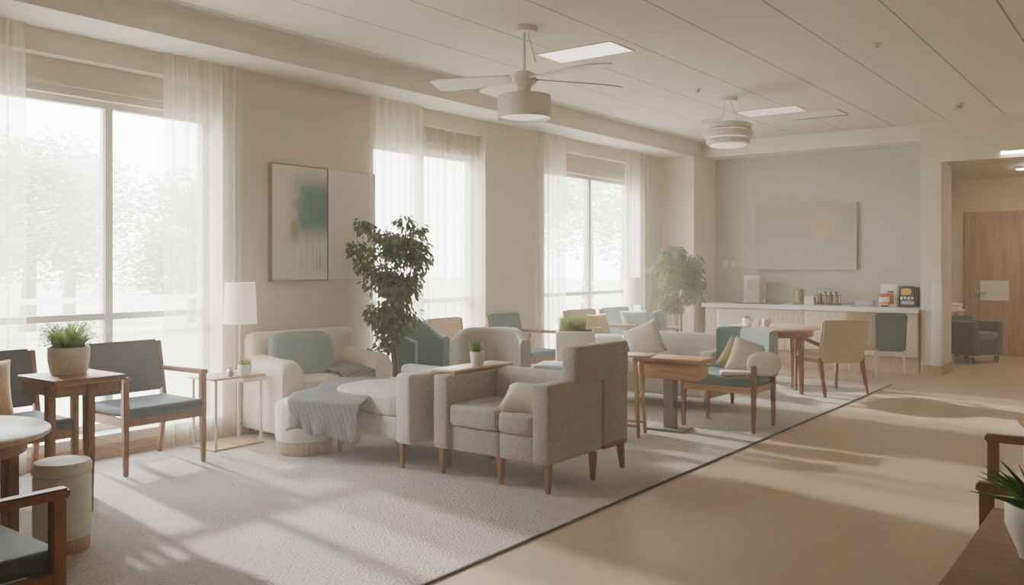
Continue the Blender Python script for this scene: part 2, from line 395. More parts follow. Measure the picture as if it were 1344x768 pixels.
for i, (a, b_) in enumerate(wins):
    mid = [3.50, 7.02, 10.47][i]
    X0, X1 = WX-.26, WX-.19
    bm = nb(); zt = 2.70
    box(bm, X0, X1, a, a+.06, .17, zt); box(bm, X0, X1, b_-.06, b_, .17, zt)
    box(bm, X0, X1, a+.06, b_-.06, zt-.05, zt); box(bm, X0, X1, a+.06, b_-.06, .17, .24)
    w = struct('window_%d' % (i+1), bm, 'frame')
    obj('mullion', box(box(nb(), X0, X1+.01, mid-.03, mid+.03, .24, zt-.05), X0+.02, X1-.005, mid-.036, mid+.036, .24, zt-.05), 'frame', w)
    obj('transom', box(nb(), X0, X1+.005, a+.06, b_-.06, 1.03, 1.08), 'frame', w)
    obj('head_box', box(box(nb(), WX-.3, WX-.12, a, b_, 2.70, 2.95), WX-.12, WX-.10, a, b_, 2.76, 2.79), 'wall', w)
    obj('sill', box(nb(), WX-.19, WX+.005, a, b_, .17, .185), 'frame', w)
    for p, q in ((a+.06, mid-.03), (mid+.03, b_-.06)):
        for z0, z1 in ((.24, 1.03), (1.08, zt-.05)):
            obj('glass_pane', box(nb(), X0+.03, X0+.036, p, q, z0, z1), 'glass', w)

def curtain(label, y0, y1, x, z1, fold=.11, amp=.022, seed=1):
    r = random.Random(seed); n = int((y1-y0)/.012); b = nb(); cols = []
    ph = [r.uniform(0, 6.28) for _ in range(3)]; zs = [.02, .7, 1.5, 2.3, z1]
    for i in range(n+1):
        y = y0 + (y1-y0)*i/n; col = []
        for k, z in enumerate(zs):
            f = 1 - .35*k/4
            dx = amp*f*(math.sin(2*PI*y/fold + ph[0] + .15*k) + .5*math.sin(2*PI*y/(fold*1.9)+ph[1]) + .4*math.sin(2*PI*y/(fold*.57)+ph[2]+.3*k))
            col.append(b.verts.new((x+dx, y, z)))
        cols.append(col)
    for A, B in zip(cols, cols[1:]):
        for k in range(4): b.faces.new((A[k], B[k], B[k+1], A[k+1]))
    o = obj('sheer_curtain', b, 'sheer', ang=180, solid=0)
    tag(o, label, 'curtain', 'sheer white curtains')
    return o
curtain('white sheer curtain at the left edge, left of the first window', 1.95, 2.78, WX+.05, SZ, seed=1)
curtain('white sheer curtain between the first window and the floor lamp table', 3.82, 4.52, WX+.05, SZ, seed=2)
curtain('white sheer curtain behind the big ficus, beside the diptych painting', 6.0, 6.78, WX+.075, SZ, seed=3)
curtain('white sheer curtain drawn across the middle window inside its recess', 6.70, 7.86, WX-.09, 2.94, fold=.14, seed=4)
curtain('white sheer curtain on the near side of the far window', 8.82, 9.50, WX+.05, SZ, seed=5)
curtain('white sheer curtain on the far side of the far window, behind the small lamp', 11.03, 11.86, WX+.05, SZ, seed=6)

# door to the hall
d = struct('door_1', rb(-2.60, -1.55, 15.955, 16.0, 0, 2.24, .004, 1), 'door')
obj('door_frame', box(box(box(nb(), -2.69, -2.60, 15.94, 16.0, 0, 2.32), -1.55, -1.46, 15.94, 16.0, 0, 2.32), -2.60, -1.55, 15.94, 16.0, 2.24, 2.32), 'door', d)
h = obj('door_handle', tube([(-2.52, 15.955, 1.0), (-2.52, 15.90, 1.0), (-2.38, 15.90, 1.0)], .012), 'metal', d)
obj('rose', rb(-2.55, -2.49, 15.945, 15.955, .92, 1.08, .004, 2), 'metal', h)
obj('notice_plate', box(nb(), -2.47, -2.06, 15.948, 15.955, .88, 1.2), 'paper', d)

# ------------------------------------------------------------------ ceiling things
def drum(name, label, loc, r, z0, z1, rings=False):
    t = thing(name, label, 'ceiling fan' if not rings else 'ceiling lamp', loc)
    top = CZ - loc[2]
    obj('canopy', lathe([(0,top), (.105,top), (.105,top-.03), (.095,top-.045), (0,top-.045)]), 'white', t)
    return t, top
t, top = drum('ceiling_fan', 'white ceiling fan with round drum light, hanging from the near ceiling', (-4.12, 5.63, 0), .21, 2.6, 2.8)
obj('rod', tube([(0,0,top-.04), (.0,0,2.98)], .012), 'white', t)
obj('cord', tube([(.03,0,top-.04), (.10,.02,3.06)], .005), 'metalw', t)
obj('motor', lathe([(0,3.0), (.04,3.0), (.095,2.975), (.10,2.91), (.06,2.88), (.04,2.80), (0,2.80)]), 'white', t)
for a, L in ((-166, .80), (150, .74), (62, .86), (-4, .78)):
    b = nb(); A = math.radians(a); N = 10
    rows = []
    for i in range(N+1):
        s = .10 + (L-.10)*i/N; w = .06+.065*math.sin(PI*min(1, i/N*1.1)*.55)
        if i == N: w *= .75
        rows.append([b.verts.new((s*math.cos(A)-q*w*math.sin(A), s*math.sin(A)+q*w*math.cos(A), 2.95+z+q*.018)) for q, z in ((-1,0), (1,0), (1,-.012), (-1,-.012))])
    for P, Q in zip(rows, rows[1:]):
        for k in range(4): b.faces.new((P[k], P[(k+1)%4], Q[(k+1)%4], Q[k]))
    b.faces.new(rows[0][::-1]); b.faces.new(rows[-1])
    obj('blade', b, 'white', t)
dr = obj('drum_shade', lathe([(.205,2.79), (.213,2.80), (.215,2.79), (.215,2.63), (.213,2.62), (.205,2.63), (.205,2.79)], 48), 'white', t)
obj('top_plate', lathe([(0,2.80), (.206,2.80), (.206,2.785), (0,2.785)], 48), 'white', t)
obj('diffuser', lathe([(0,2.628), (.15,2.63), (.205,2.645), (0,2.65)], 48), 'lens2', dr)
t, top = drum('pendant_lamp', 'white pendant lamp of three stacked rings hanging over the far seating', (-4.0, 9.38, 0), .26, 2.8, 3.05, True)
obj('cord', tube([(-.03,0,top-.04), (-.09,0,3.05)], .006, bm=tube([(.03,0,top-.04), (.12,0,3.05)], .006)), 'white', t)
obj('bracket', rb(-.32, -.06, -.05, .05, 3.06, 3.12, .015), 'white', t)
for k, (z, r) in enumerate(((2.985, .26), (2.90, .275), (2.815, .24))):
    obj('ring', lathe([(0,z+.07), (r-.03,z+.07), (r,z+.055), (r+.004,z+.035), (r,z+.01), (r-.03,z), (0,z)], 48), 'white', t)
obj('core', lathe([(0,3.06), (.2,3.06), (.2,2.80), (.15,2.79), (0,2.785)], 40), 'lens2', t)
for lab, (x0, x1, y0, y1) in (('recessed ceiling light panel beside the ceiling fan', (-4.56,-3.78,6.40,6.82)), ('dim recessed ceiling light panel beyond the ring pendant lamp', (-4.3,-3.55,10.3,10.75))):
    t = thing('ceiling_light', lab, 'ceiling light', ((x0+x1)/2, (y0+y1)/2, CZ), 0, 'recessed ceiling lights'); w, dd = (x1-x0)/2, (y1-y0)/2
    obj('frame', box(box(box(box(nb(), -w, w, -dd, -dd+.015, -.008, 0), -w, w, dd-.015, dd, -.008, 0), -w, -w+.015, -dd+.015, dd-.015, -.008, 0), w-.015, w, -dd+.015, dd-.015, -.008, 0), 'white', t)
    obj('diffuser', box(nb(), -w+.015, w-.015, -dd+.015, dd-.015, -.006, -.001), 'lens' if 'fan' in lab else 'lens2', t.children[0])
t = thing('ceiling_vent', 'flat rectangular ceiling vent with a dark slot near the back', 'vent', (-3.55, 11.1, CZ))
obj('plate', box(nb(), -.32, .32, -.2, .2, -.012, 0), 'white', t); obj('slot', box(nb(), -.32, .32, .18, .205, -.016, -.004), 'dark', t)
t = thing('smoke_detector', 'small white smoke detector on the ceiling near the corridor', 'smoke detector', (-2.0, 11.36, CZ))
obj('base', lathe([(0,0), (.075,0), (.075,-.02), (0,-.02)]), 'white', t); obj('sensor_head', lathe([(0,-.02), (.055,-.02), (.05,-.06), (.03,-.07), (0,-.07)]), 'metalw', t)
for lab, p in (('small sprinkler head on the ceiling at right', (-2.0, 7.86, CZ)), ('small sprinkler head on the ceiling between fan and ring pendant', (-4.07, 8.74, CZ))):
    tag(obj('sprinkler_head', lathe([(0,0), (.035,0), (.035,-.008), (.012,-.014), (.012,-.03), (.03,-.034), (.03,-.038), (0,-.038)], 16), 'metalw', loc=p), lab, 'sprinkler', 'ceiling sprinklers')
t = thing('wall_light', 'slim linear white light on the beam above the corridor opening', 'light', (-1.35, 12.5, 2.87))
obj('housing', rb(-.36, .5, -.035, 0, -.02, .025, .006), 'white', t); obj('lens', rb(-.35, .49, -.04, -.02, -.028, .008, .006), 'strip', t)
t = thing('strip_light', 'linear light on the corridor ceiling beyond the opening', 'light', (-1.35, 14.4, 2.86))
obj('housing', rb(-.42, .5, -.05, .05, -.03, 0, .006), 'white', t); obj('lens', rb(-.41, .49, -.04, .04, -.04, -.028, .005), 'strip2', t)
for lab, x in (('small white wall switch at the left above the counter', -5.62), ('small white wall switch right of the first one above the counter', -5.5)):
    t = thing('wall_switch', lab, 'switch', (x, BY, 1.47), 0, 'wall switches')
    obj('plate', rb(-.04, .04, -.012, 0, -.06, .06, .004), 'white', t); obj('rocker', rb(-.018, .018, -.018, -.01, -.03, .03, .003), 'paper', t)

# paintings
t = thing('painting', 'left canvas of the pair, with a teal cloud and drips', 'painting', (WX, 5.17, 1.83), 0, 'pair of paintings on the window wall')
obj('canvas', box(nb(), .0, .04, -.315, .315, -.515, .515), 'art1', t)
fr = [(-.325,-.315,-.525,.525), (.315,.325,-.525,.525), (-.315,.315,.515,.525), (-.315,.315,-.525,-.515)]
b = nb(); [box(b, 0, .045, *f) for f in fr]; obj('frame', b, 'woodd', t)
t = thing('painting', 'right canvas of the pair, almost blank and pale', 'painting', (WX, 5.795, 1.83), 0, 'pair of paintings on the window wall')
obj('canvas', box(nb(), .0, .04, -.295, .295, -.515, .515), 'art2', t)
b = nb(); [box(b, 0, .045, *f) for f in [(-.302,-.295,-.525,.525), (.295,.305,-.525,.525), (-.295,.295,.515,.525), (-.295,.295,-.525,-.515)]]; obj('frame', b, 'metalw', t)
t = thing('painting', 'wide grey abstract painting with a warm cloud above the counter', 'painting', (-4.37, BY, 1.875))
obj('canvas', box(nb(), -.75, .75, -.05, -.0, -.485, .485), 'art3', t)
obj('frame', box(box(box(box(nb(), -.758, -.75, -.056, 0, -.493, .493), .75, .758, -.056, 0, -.493, .493), -.75, .75, -.056, 0, .485, .493), -.75, .75, -.056, 0, -.493, -.485), 'metalw', t)

# ------------------------------------------------------------------ furniture builders  (local front = -Y)
def wood_chair(label, loc, rz, fab='dteal', w=.64, d=.60, h=.86, wood='wood', group='wooden open-arm chairs', name='wooden_armchair'):
    t = thing(name, label, 'chair', loc, rz, group)
    for s in (-1, 1):
        x = s*(w/2-.022)
        obj('leg', bar(bar(nb(), (x,-d/2+.03,.40), (x,-d/2+.03,.645), .042, .048), (x,-d/2+.02,0), (x,-d/2+.03,.41), .03, .032, .042, .048), wood, t)
        obj('leg', bar(bar(nb(), (x,d/2-.07,.36), (x,d/2+.02,h), .038, .05, .034, .04), (x,d/2+.0,0), (x,d/2-.07,.38), .03, .032, .038, .05), wood, t)
        obj('armrest', bar(nb(), (x,d/2-.02,.655), (x,-d/2-.005,.66), .05, .034, .055, .036, .008), wood, t)
    b = nb(); box(b, -w/2+.03, w/2-.03, -d/2+.015, -d/2+.045, .335, .392); box(b, -w/2+.03, w/2-.03, d/2-.10, d/2-.07, .335, .392)
    for s in (-1, 1): box(b, s*(w/2-.022)-.012, s*(w/2-.022)+.012, -d/2+.045, d/2-.07, .335, .392)
    obj('seat_frame', b, wood, t)
    obj('seat', rb(-w/2+.035, w/2-.035, -d/2-.005, d/2-.085, .39, .465, .028, 4), fab, t)
    obj('backrest', bar(nb(), (0,d/2-.062,.49), (0,d/2+.008,h+.012), w-.085, .05, w-.082, .042, .014), fab, t)
    return t
def pot_plant(name, label, loc, r0, r1, h, kind, fh, fr, n, mat='pot', leaf='grass', group=None, seed=1):
    t = thing(name, label, 'plant', loc, 0, group); rr = random.Random(seed)
    obj('pot', lathe([(0,0), (r0*.92,0), (r0,.012*h/.1), (r1,h*.6), (r1,h*.97), (r1*.97,h), (r1*.88,h), (r1*.86,h*.86), (0,h*.86)], 36), mat, t)
    obj('soil', lathe([(0,h*.9), (r1*.87,h*.885), (r1*.87,h*.85), (0,h*.85)], 24), 'soil', t.children[0])
    b = nb()
    for i in range(n):
        a = rr.uniform(0, 6.28); q = rr.random()**.5*r1*.7; L = fh*rr.uniform(.55, 1.05); lean = fr*(.2+.8*q/r1/.7)*rr.uniform(.5, 1.2)
        da = a + rr.uniform(-.5, .5); w = (.0042 if kind == 'grass' else .03)*rr.uniform(.7, 1.2)*(fh/.15)**.5
        p0 = Vector((q*math.cos(a), q*math.sin(a), h*.88)); dirv = Vector((math.cos(da), math.sin(da), 0)); side = Vector((-math.sin(da), math.cos(da), 0)); pv = None
        for k in range(5):
            s = k/4; p = p0 + dirv*lean*s**1.6 + Vector((0,0,L*(s-.22*s*s*lean/max(L,.01))))
            ww = w*(1-s**2*.95) if kind == 'grass' else w*(.6+.6*s)*(1-s**3)+.001
            e = (b.verts.new(p-side*ww), b.verts.new(p+side*ww + (Vector((0,0,.0)))))
            if pv: b.faces.new((pv[0], pv[1], e[1], e[0]))
            pv = e
    if kind == 'grass':   # small leaflets for body
        for i in range(n//2):
            a = rr.uniform(0, 6.28); q = rr.random()**.5*(r1*.6+fr*.5); z = h*.95 + fh*rr.uniform(.1, .75)
            leaf_quad(b, Vector((q*math.cos(a), q*math.sin(a), z)), rr, .022*(fh/.15)**.5)
    obj('foliage', b, leaf, t, ang=180, solid=0)
    return t
def leaf_quad(b, p, rr, L, droop=.4, dirv=None, wr=.3):
    a = rr.uniform(0, 6.28)
    dv = dirv or Vector((math.cos(a), math.sin(a), rr.uniform(-1, .6)*droop*1.5)).normalized()
    sd = dv.cross(Vector((rr.uniform(-.4,.4), rr.uniform(-.4,.4), 1))).normalized(); up = sd.cross(dv)*.12*L
    w = L*wr; v = [b.verts.new(q) for q in (p, p+dv*L*.35+sd*w*.9-up*-1, p+dv*L*.7+sd*w*.6, p+dv*L, p+dv*L*.7-sd*w*.6, p+dv*L*.35-sd*w*.9+up)]
    m1 = b.verts.new(p+dv*L*.5-up)
    b.faces.new((v[0], v[1], m1)); b.faces.new((v[1], v[2], m1)); b.faces.new((v[2], v[3], m1)); b.faces.new((v[3], v[4], m1)); b.faces.new((v[4], v[5], m1)); b.faces.new((v[5], v[0], m1))
def cushion(name, label, loc, rot, w, h, t, mat, group='scatter cushions'):
    return tag(obj(name, pillow(w, h, t), mat, loc=loc, rot=tuple(math.radians(a) for a in rot), ang=180), label, 'cushion', group)

# ------------------------------------------------------------------ left foreground
wood_chair('dark teal wooden armchair by the window holding a tan cushion', (-5.91, 2.50, .008), 90)
wood_chair('dark teal wooden armchair between plant table and lamp table', (-5.95, 3.46, .008), 90)
wood_chair('dark teal wooden armchair cut off at the bottom left corner', (-3.34, 1.18, .008), 180)
cushion('cushion', 'tan square cushion on the leftmost chair by the window', (-5.96, 2.34, .65), (-18, 0, 80), .42, .40, .13, 'tan')
t = thing('round_table', 'round pale wood table at the left edge beside the fabric bin', 'table', (-4.30, 1.52, .008))
obj('tabletop', lathe([(0,.712), (.44,.712), (.452,.704), (.455,.692), (.448,.682), (0,.68)], 64), 'wtop', t)
obj('apron', lathe([(.36,.68), (.36,.61), (.34,.61), (.34,.68), (.36,.68)], 48), 'woodY', t)
for k, a in enumerate((96, 170, 260, 350)):
    A = math.radians(a); obj('leg', bar(nb(), (.33*math.cos(A), .33*math.sin(A), 0), (.33*math.cos(A), .33*math.sin(A), .69), .09, .05), 'wood', t)
# fabric bin
t = thing('fabric_bin', 'tall round sage fabric bin with wooden base near left edge', 'bin', (-4.50, 2.17, .008))
obj('base_band', lathe([(0,0), (.128,0), (.130,.004), (.131,.07), (0,.07)], 40), 'band', t)
obj('body', lathe([(0,.07), (.132,.07), (.136,.1), (.136,.36), (.132,.385), (0,.385)], 40), 'sagebin', t)
obj('lid', lathe([(0,.385), (.132,.387), (.139,.40), (.139,.43), (.128,.448), (.09,.452), (.05,.462), (0,.47)], 40), 'sagebin', t)
# plant table
t = thing('plant_table', 'small square wooden side table carrying a pot of fern-like grass', 'table', (-5.23, 2.58, .008))
obj('tabletop', rb(-.235, .235, -.21, .21, .755, .79, .008), 'woodY', t)
obj('apron', box(box(box(box(nb(), -.215, .215, -.19, -.17, .69, .755), -.215, .215, .17, .19, .69, .755), -.215, -.195, -.17, .17, .69, .755), .195, .215, -.17, .17, .69, .755), 'woodY', t)
for p in ((.205,.0), (-.14,.165), (-.19,-.04), (.10,-.175)):
    obj('leg', bar(bar(nb(), (p[0],p[1],.34), (p[0],p[1],.756), .05, .045, .052, .05), (p[0]+.0,p[1],0), (p[0],p[1],.36), .036, .034, .05, .045), 'wood', t)
pot_plant('potted_grass', 'bushy green plant in a speckled stoneware pot on the plant table', (-5.27, 2.58, .798), .104, .116, .165, 'grass', .20, .20, 420, seed=3)

# lamp side table
t = thing('lamp_table', 'small slim-legged side table carrying the cream table lamp', 'table', (-6.03, 4.24, .008))
obj('tabletop', rb(-.20, .16, -.26, .22, .545, .562, .006), 'wtop', t)
obj('drawer_box', rb(-.10, .16, .02, .24, .505, .545, .006), 'white', t)
for p in ((.13,-.22), (.13,.20), (-.17,.20), (-.17,-.22)): obj('leg', tube([(p[0],p[1],0), (p[0],p[1],.545)], .011), 'metalw', t)
obj('base_plate', rb(-.19, .15, -.25, .22, .0, .014, .004), 'woodl', t)
t = thing('table_lamp', 'table lamp with tall cream shade beside the cream lounge chair', 'lamp', (-6.12, 4.40, .570))
obj('base', lathe([(0,0), (.06,0), (.06,.012), (.015,.02), (0,.02)], 24), 'metalw', t)
obj('stem', tube([(0,0,.015), (0,0,.45)], .010), 'metalw', t)
obj('lamp_shade', lathe([(.135,.40), (.118,.735), (.116,.735), (.133,.40), (.135,.40)], 40), 'shade', t)
pot_plant('potted_grass', 'tiny green grass in a small white pot under the cream lamp', (-5.92, 4.30, .570), .045, .055, .085, 'grass', .075, .05, 110, 'potw', seed=5)
t = thing('ornament', 'small glass ball ornament beside the tiny pot on lamp table', 'ornament', (-5.93, 4.17, .570))
obj('ball', lathe([(0,0), (.014,.002), (.026,.014), (.03,.03), (.026,.046), (.014,.057), (0,.06)], 20), 'metal', t)
obj('neck', lathe([(0,.058), (.008,.058), (.012,.075), (0,.075)], 12), 'metal', t)

# cream lounge chair
t = thing('lounge_chair', 'cream upholstered lounge chair with rounded arms beside the table lamp', 'armchair', (-5.95, 5.08, .008), 85)
obj('base', rb(-.56, .56, -.26, .32, .06, .34, .03), 'cream', t)
obj('seat_cushion', soft(.74, .60, .17, 6, loc=(0,-.03,.41), crown=.25), 'cream', t)
obj('backrest', rb(-.56, .56, .16, .34, .30, .87, .085, 6), 'cream', t)
for s in (-1, 1):
    path = [((s*.47, y, 0), (1,0,0), zs) for y, zs in ((-.32,.90), (-.305,.95), (-.28,.98), (-.24,1.0), (-.1,1.0), (.15,1.03), (.26,1.05))]
    b = sweep(path, rprof(.21, .06, .665, .09, 5)); obj('arm', b, 'cream', t)
for x, y in ((-.5,-.23), (.5,-.23), (-.5,.28), (.5,.28)): obj('foot', box(nb(), x-.025, x+.025, y-.025, y+.025, 0, .07), 'woodd', t)
tag(obj('back_cushion', soft(.56, .20, .40, 4.5, 8), 'ptealc', loc=(-6.0, 4.93, .675), rot=(math.radians(-14), 0, math.radians(70)), ang=180), 'large soft teal cushion leaning on the cream lounge chair', 'cushion', 'scatter cushions')

def drape(label, O, ang, prof, width, folds, seed, taper=0):
    """prof: list of (v, z): goes across; width along u"""
    rr = random.Random(seed); b = nb(); n = 30; ua = Vector((math.cos(ang), math.sin(ang), 0)); va = Vector((-math.sin(ang), math.cos(ang), 0)); g = []
    P = []
    for (v0, z0), (v1, z1) in zip(prof, prof[1:]):
        for k in range(6): s = k/6; P.append((v0+(v1-v0)*s, z0+(z1-z0)*s))
    P.append(prof[-1]); ph = rr.uniform(0, 6)
    for i in range(n+1):
        u = (i/n-.5)*width; row = []
        for j, (v, z) in enumerate(P):
            e = j/len(P); low = max(0, 1-(z-prof[0][1])/.12)
            f = folds*math.sin(u*26+ph+.6*math.sin(e*5))*(.25+low); sag = .012*math.sin(u*9+e*7)
            uu = u*(1+taper*math.sin(e*3))+.02*math.sin(e*9+i*.3)
            z += (.035*math.sin(u*8+seed) + .02*math.sin(u*21))*max(0, 1-e*3)
            p = Vector(O) + ua*uu + va*(v-abs(f)*(low > 0)*.6-f*.2) + Vector((0,0,z+sag*.5+(f*.3 if low == 0 else 0)))
            row.append(b.verts.new(p))
        g.append(row)
    for A, B in zip(g, g[1:]):
        for k in range(len(P)-1): b.faces.new((A[k], B[k], B[k+1], A[k+1]))
    o = obj('throw_blanket', b, 'throw', ang=180, solid=.012)
    return tag(o, label, 'blanket', 'grey throws')
drape('grey plaid throw draped over the white ottoman and chaise end', (-5.055, 4.548, 0), math.radians(20), [(-.30,.20), (-.29,.34), (-.27,.44), (-.17,.475), (.12,.485), (.30,.55)], .60, .03, 3)
drape('grey plaid throw lying across the seat of the cream lounge chair', (-5.93, 5.27, 0), math.radians(85), [(-.345,.30), (-.34,.44), (-.31,.535), (-.2,.55), (.0,.555), (.1,.57)], .36, .012, 8, .1)

# ottoman
t = thing('ottoman', 'round white ottoman with wooden base under the grey throw', 'ottoman', (-5.36, 4.44, .008))
obj('base_band', lathe([(0,0), (.205,0), (.212,.01), (.214,.105), (0,.105)], 48), 'band', t)
obj('body', lathe([(0,.105), (.215,.105), (.222,.14), (.222,.35), (.21,.385), (.17,.405), (0,.415)], 48), 'white_f', t)

# ------------------------------------------------------------------ grey armchairs
t = thing('chaise', 'light grey one-arm chaise between the white ottoman and front grey armchair', 'chaise', (-4.23, 4.42, .008), -5)
obj('base', rb(-.94, -.13, .05, .80, .18, .35, .02), 'lgrey', t)
obj('seat_cushion', soft(.86, .76, .20, 6, loc=(-.55,.42,.43), crown=.2), 'lgrey', t)
obj('arm', rb(-.145, .01, 0, .80, .185, .675, .025, 4), 'lgrey', t)
obj('backrest', rb(-.94, -.14, .72, .86, .19, .62, .04, 4), 'lgrey', t)
for x, y in ((-.12,.05), (.0-.02,.78), (-.9,.09), (-.9,.76)): obj('leg', bar(nb(), (x,y,0), (x,y,.19), .026, .026, .042, .042), 'wood', t)

t = thing('grey_armchair', 'large grey armchair in front with a ribbed cream cushion', 'armchair', (-4.06, 4.48, .008))
b = rb(.12, .55, .03, .62, .18, .345, .014); rb(.553, .83, .03, .62, .18, .345, .014, bm=b); obj('base', b, 'grey', t)
obj('seat_cushion', rb(.13, .55, .01, .52, .345, .495, .035, 4), 'grey', t); obj('seat_cushion', rb(.555, .83, .01, .52, .345, .485, .03, 4), 'grey', t)
obj('arm', rb(0, .13, 0, .66, .185, .685, .02, 4), 'grey', t)
obj('arm', rb(.84, .97, 0, .65, .185, .69, .02, 4), 'grey', t)
obj('low_back', rb(.12, .86, .52, .70, .19, .70, .06, 5), 'lgrey', t)
obj('backrest', rb(.862, .978, .30, 1.0, .66, .905, .025, 4, bm=rb(.866, .974, .66, .995, .205, .72, .02, 4)), 'grey', t)
obj('back_rail', box(nb(), .87, .97, .67, .98, .18, .205), 'woodY', t)
for x, y in ((.05,.05), (.55,.06), (.93,.05), (.97,.52), (.95,.92), (.05,.6)): obj('leg', bar(nb(), (x,y+(.03 if y > .9 else 0),0), (x,y,.19), .03, .03, .05, .05), 'wood', t)
cushion('cushion', 'ribbed cream cushion lying on the front grey armchair', (-3.40, 4.70, .555), (-72, 6, 25), .35, .35, .15, 'knit')

t = thing('console_table', 'slim dark-topped console table squeezed between the two grey arms', 'table', (-4.115, 4.55, .008))
obj('tabletop', rb(-.05, .17, .02, .70, .692, .712, .005), 'wtop', t)
for y in (.15, .62): obj('leg', box(nb(), -.012, .012, y-.03, y+.03, 0, .692), 'wood', t)
pot_plant('potted_succulent', 'small white pot with a pale green sprig on console table', (-4.03, 4.93, .72), .045, .055, .10, 'leaf', .11, .05, 16, 'potw', 'grass', seed=9)

def barrel(name, label, loc, rz, R, mat, top, seat_z, a=100, low=.75, group=None, thick=.09):
    t = thing(name, label, 'armchair', loc, rz, group); path = []
    for k in range(25):
        q = -a + 2*a*k/24; A = math.radians(90-q); n = Vector((math.cos(A), math.sin(A), 0))
        zs = low + (1-low)*(.5+.5*math.cos(math.radians(min(180, max(0, (abs(q)-35)*2.6)))))
        path.append((n*(R-thick/2), n, zs))
    obj('shell', sweep(path, rprof(thick, .16, top, .04, 4)), mat, t)
    obj('seat', lathe([(0,seat_z-.2), (R-thick-.01,seat_z-.2), (R-thick,seat_z-.03), (R-thick-.03,seat_z), (0,seat_z+.015)], 40), mat, t)
    for x, y in ((-.6,-.6), (.6,-.6), (-.6,.6), (.6,.6)): obj('leg', bar(nb(), (x*R*1.05,y*R*1.05,0), (x*R,y*R,seat_z-.18), .025, .025, .04, .04), 'wood', t)
    return t
barrel('barrel_chair', 'light grey barrel chair with rounded back behind the console table', (-4.70, 5.92, .008), 37, .36, 'lgrey', .885, .44, 80, .85, 'barrel chairs')
barrel('barrel_chair', 'muted teal barrel chair standing behind the ficus trunk', (-5.86, 6.36, .008), 100, .33, 'teal2', .90, .43, 105, .8, 'barrel chairs')

# ficus
def tree_plant(name, label, loc, potr, poth, H, cz, crx, crz, n, L, leaf, seed, potmat='band', stems=3, sub=True, wr=.3, crown=None):
    t = thing(name, label, 'plant', loc); rr = random.Random(seed)
    obj('pot', lathe([(0,0), (potr*.8,0), (potr*.85,.02), (potr,poth*.9), (potr,poth), (potr*.9,poth), (potr*.88,poth*.9), (0,poth*.9)], 32), potmat, t)
    obj('soil', lathe([(0,poth*.93), (potr*.89,poth*.92), (potr*.89,poth*.88), (0,poth*.88)], 24), 'soil', t.children[0])
    tips = []
    for s in range(stems):
        a = 6.28*s/stems+rr.random(); pts = []
        for k in range(9):
            q = k/8; pts.append((.03*math.cos(a)+.16*crx*math.cos(a)*q**2*2+.012*math.sin(q*9+s), .03*math.sin(a)+.16*crx*math.sin(a)*q**2*2+.012*math.cos(q*8+s), poth*.9+(H-.15-poth*.9)*q))
        obj('stem', tube(pts, [.015-.011*k/8 for k in range(9)], 7), 'trunk', t)
        for k in range(4, 9): tips.append(Vector(pts[k]))
    f = nb(); tw = nb()
    clumps = []
    for i in range(26 if crown is None else len(crown)):
        if crown: cx, cy, cz_, cr = crown[i]; clumps.append((Vector((cx,cy,cz_)), cr))
        else:
            th = rr.uniform(0, 6.28); v = rr.uniform(-1, 1); q = (1-v*v)**.5*rr.uniform(.55, 1.0)
            clumps.append((Vector((crx*.8*q*math.cos(th), crx*.8*q*math.sin(th), cz+crz*.85*v)), rr.uniform(.1,.17)))
    for c, cr in clumps:
        src = min(tips, key=lambda p: (p-c).length + (0 if p.z < c.z else .4))
        tube([src, src.lerp(c, .5)+Vector((0,0,.03)), c], [.005, .004, .002], 5, tw)
        for k in range(int(n/len(clumps))):
            dv = Vector((rr.gauss(0,1), rr.gauss(0,1), rr.gauss(0,.8))); dv = dv.normalized()*cr*rr.random()**.4
            p = c+dv; out = Vector((dv.x, dv.y, dv.z*.3-.05*rr.random()-cr*.35)).normalized()+Vector((rr.uniform(-.5,.5), rr.uniform(-.5,.5), rr.uniform(-.5,.3)))
            leaf_quad(f, p, rr, L*rr.uniform(.7, 1.25), dirv=out.normalized(), wr=wr)
    obj('twigs', tw, 'trunk', t)['kind'] = 'stuff'; obj('foliage', f, leaf, t, ang=180, solid=0)
    return t
rr = random.Random(21); cr = []
for i in range(46):
    z = rr.uniform(.80, 1.78); q = (z-.80)/.98; rad = .31*math.sin(PI*(.18+.74*(1-q)))*rr.uniform(.25, 1.0)
    a = rr.uniform(0, 6.28); cr.append((rad*math.cos(a), rad*math.sin(a), z, rr.uniform(.075,.13)))
for x, y, z in ((-.22,-.15,1.80), (-.1,-.05,1.72), (.2,.14,1.76), (.22,.15,1.62), (.08,.08,1.84), (.24,.17,1.5), (-.28,-.2,1.6), (-.1,-.15,.56), (-.2,-.1,.6), (-.05,-.05,.70)): cr.append((x, y, z, .09))
tree_plant('ficus_tree', 'tall leafy ficus plant beside the cream lounge chair and paintings', (-5.80, 5.84, .008), .15, .34, 1.75, 1.2, .36, .5, 4600, .06, 'leaf', 4, 'band', 3, wr=.27, crown=cr)
tree_plant('bamboo_plant', 'bushy pale green potted tree in the far left corner', (-5.72, 11.62, .008), .17, .36, 1.7, 1.25, .38, .50, 2600, .085, 'leaf2', 6, 'pot', 4, wr=.16)

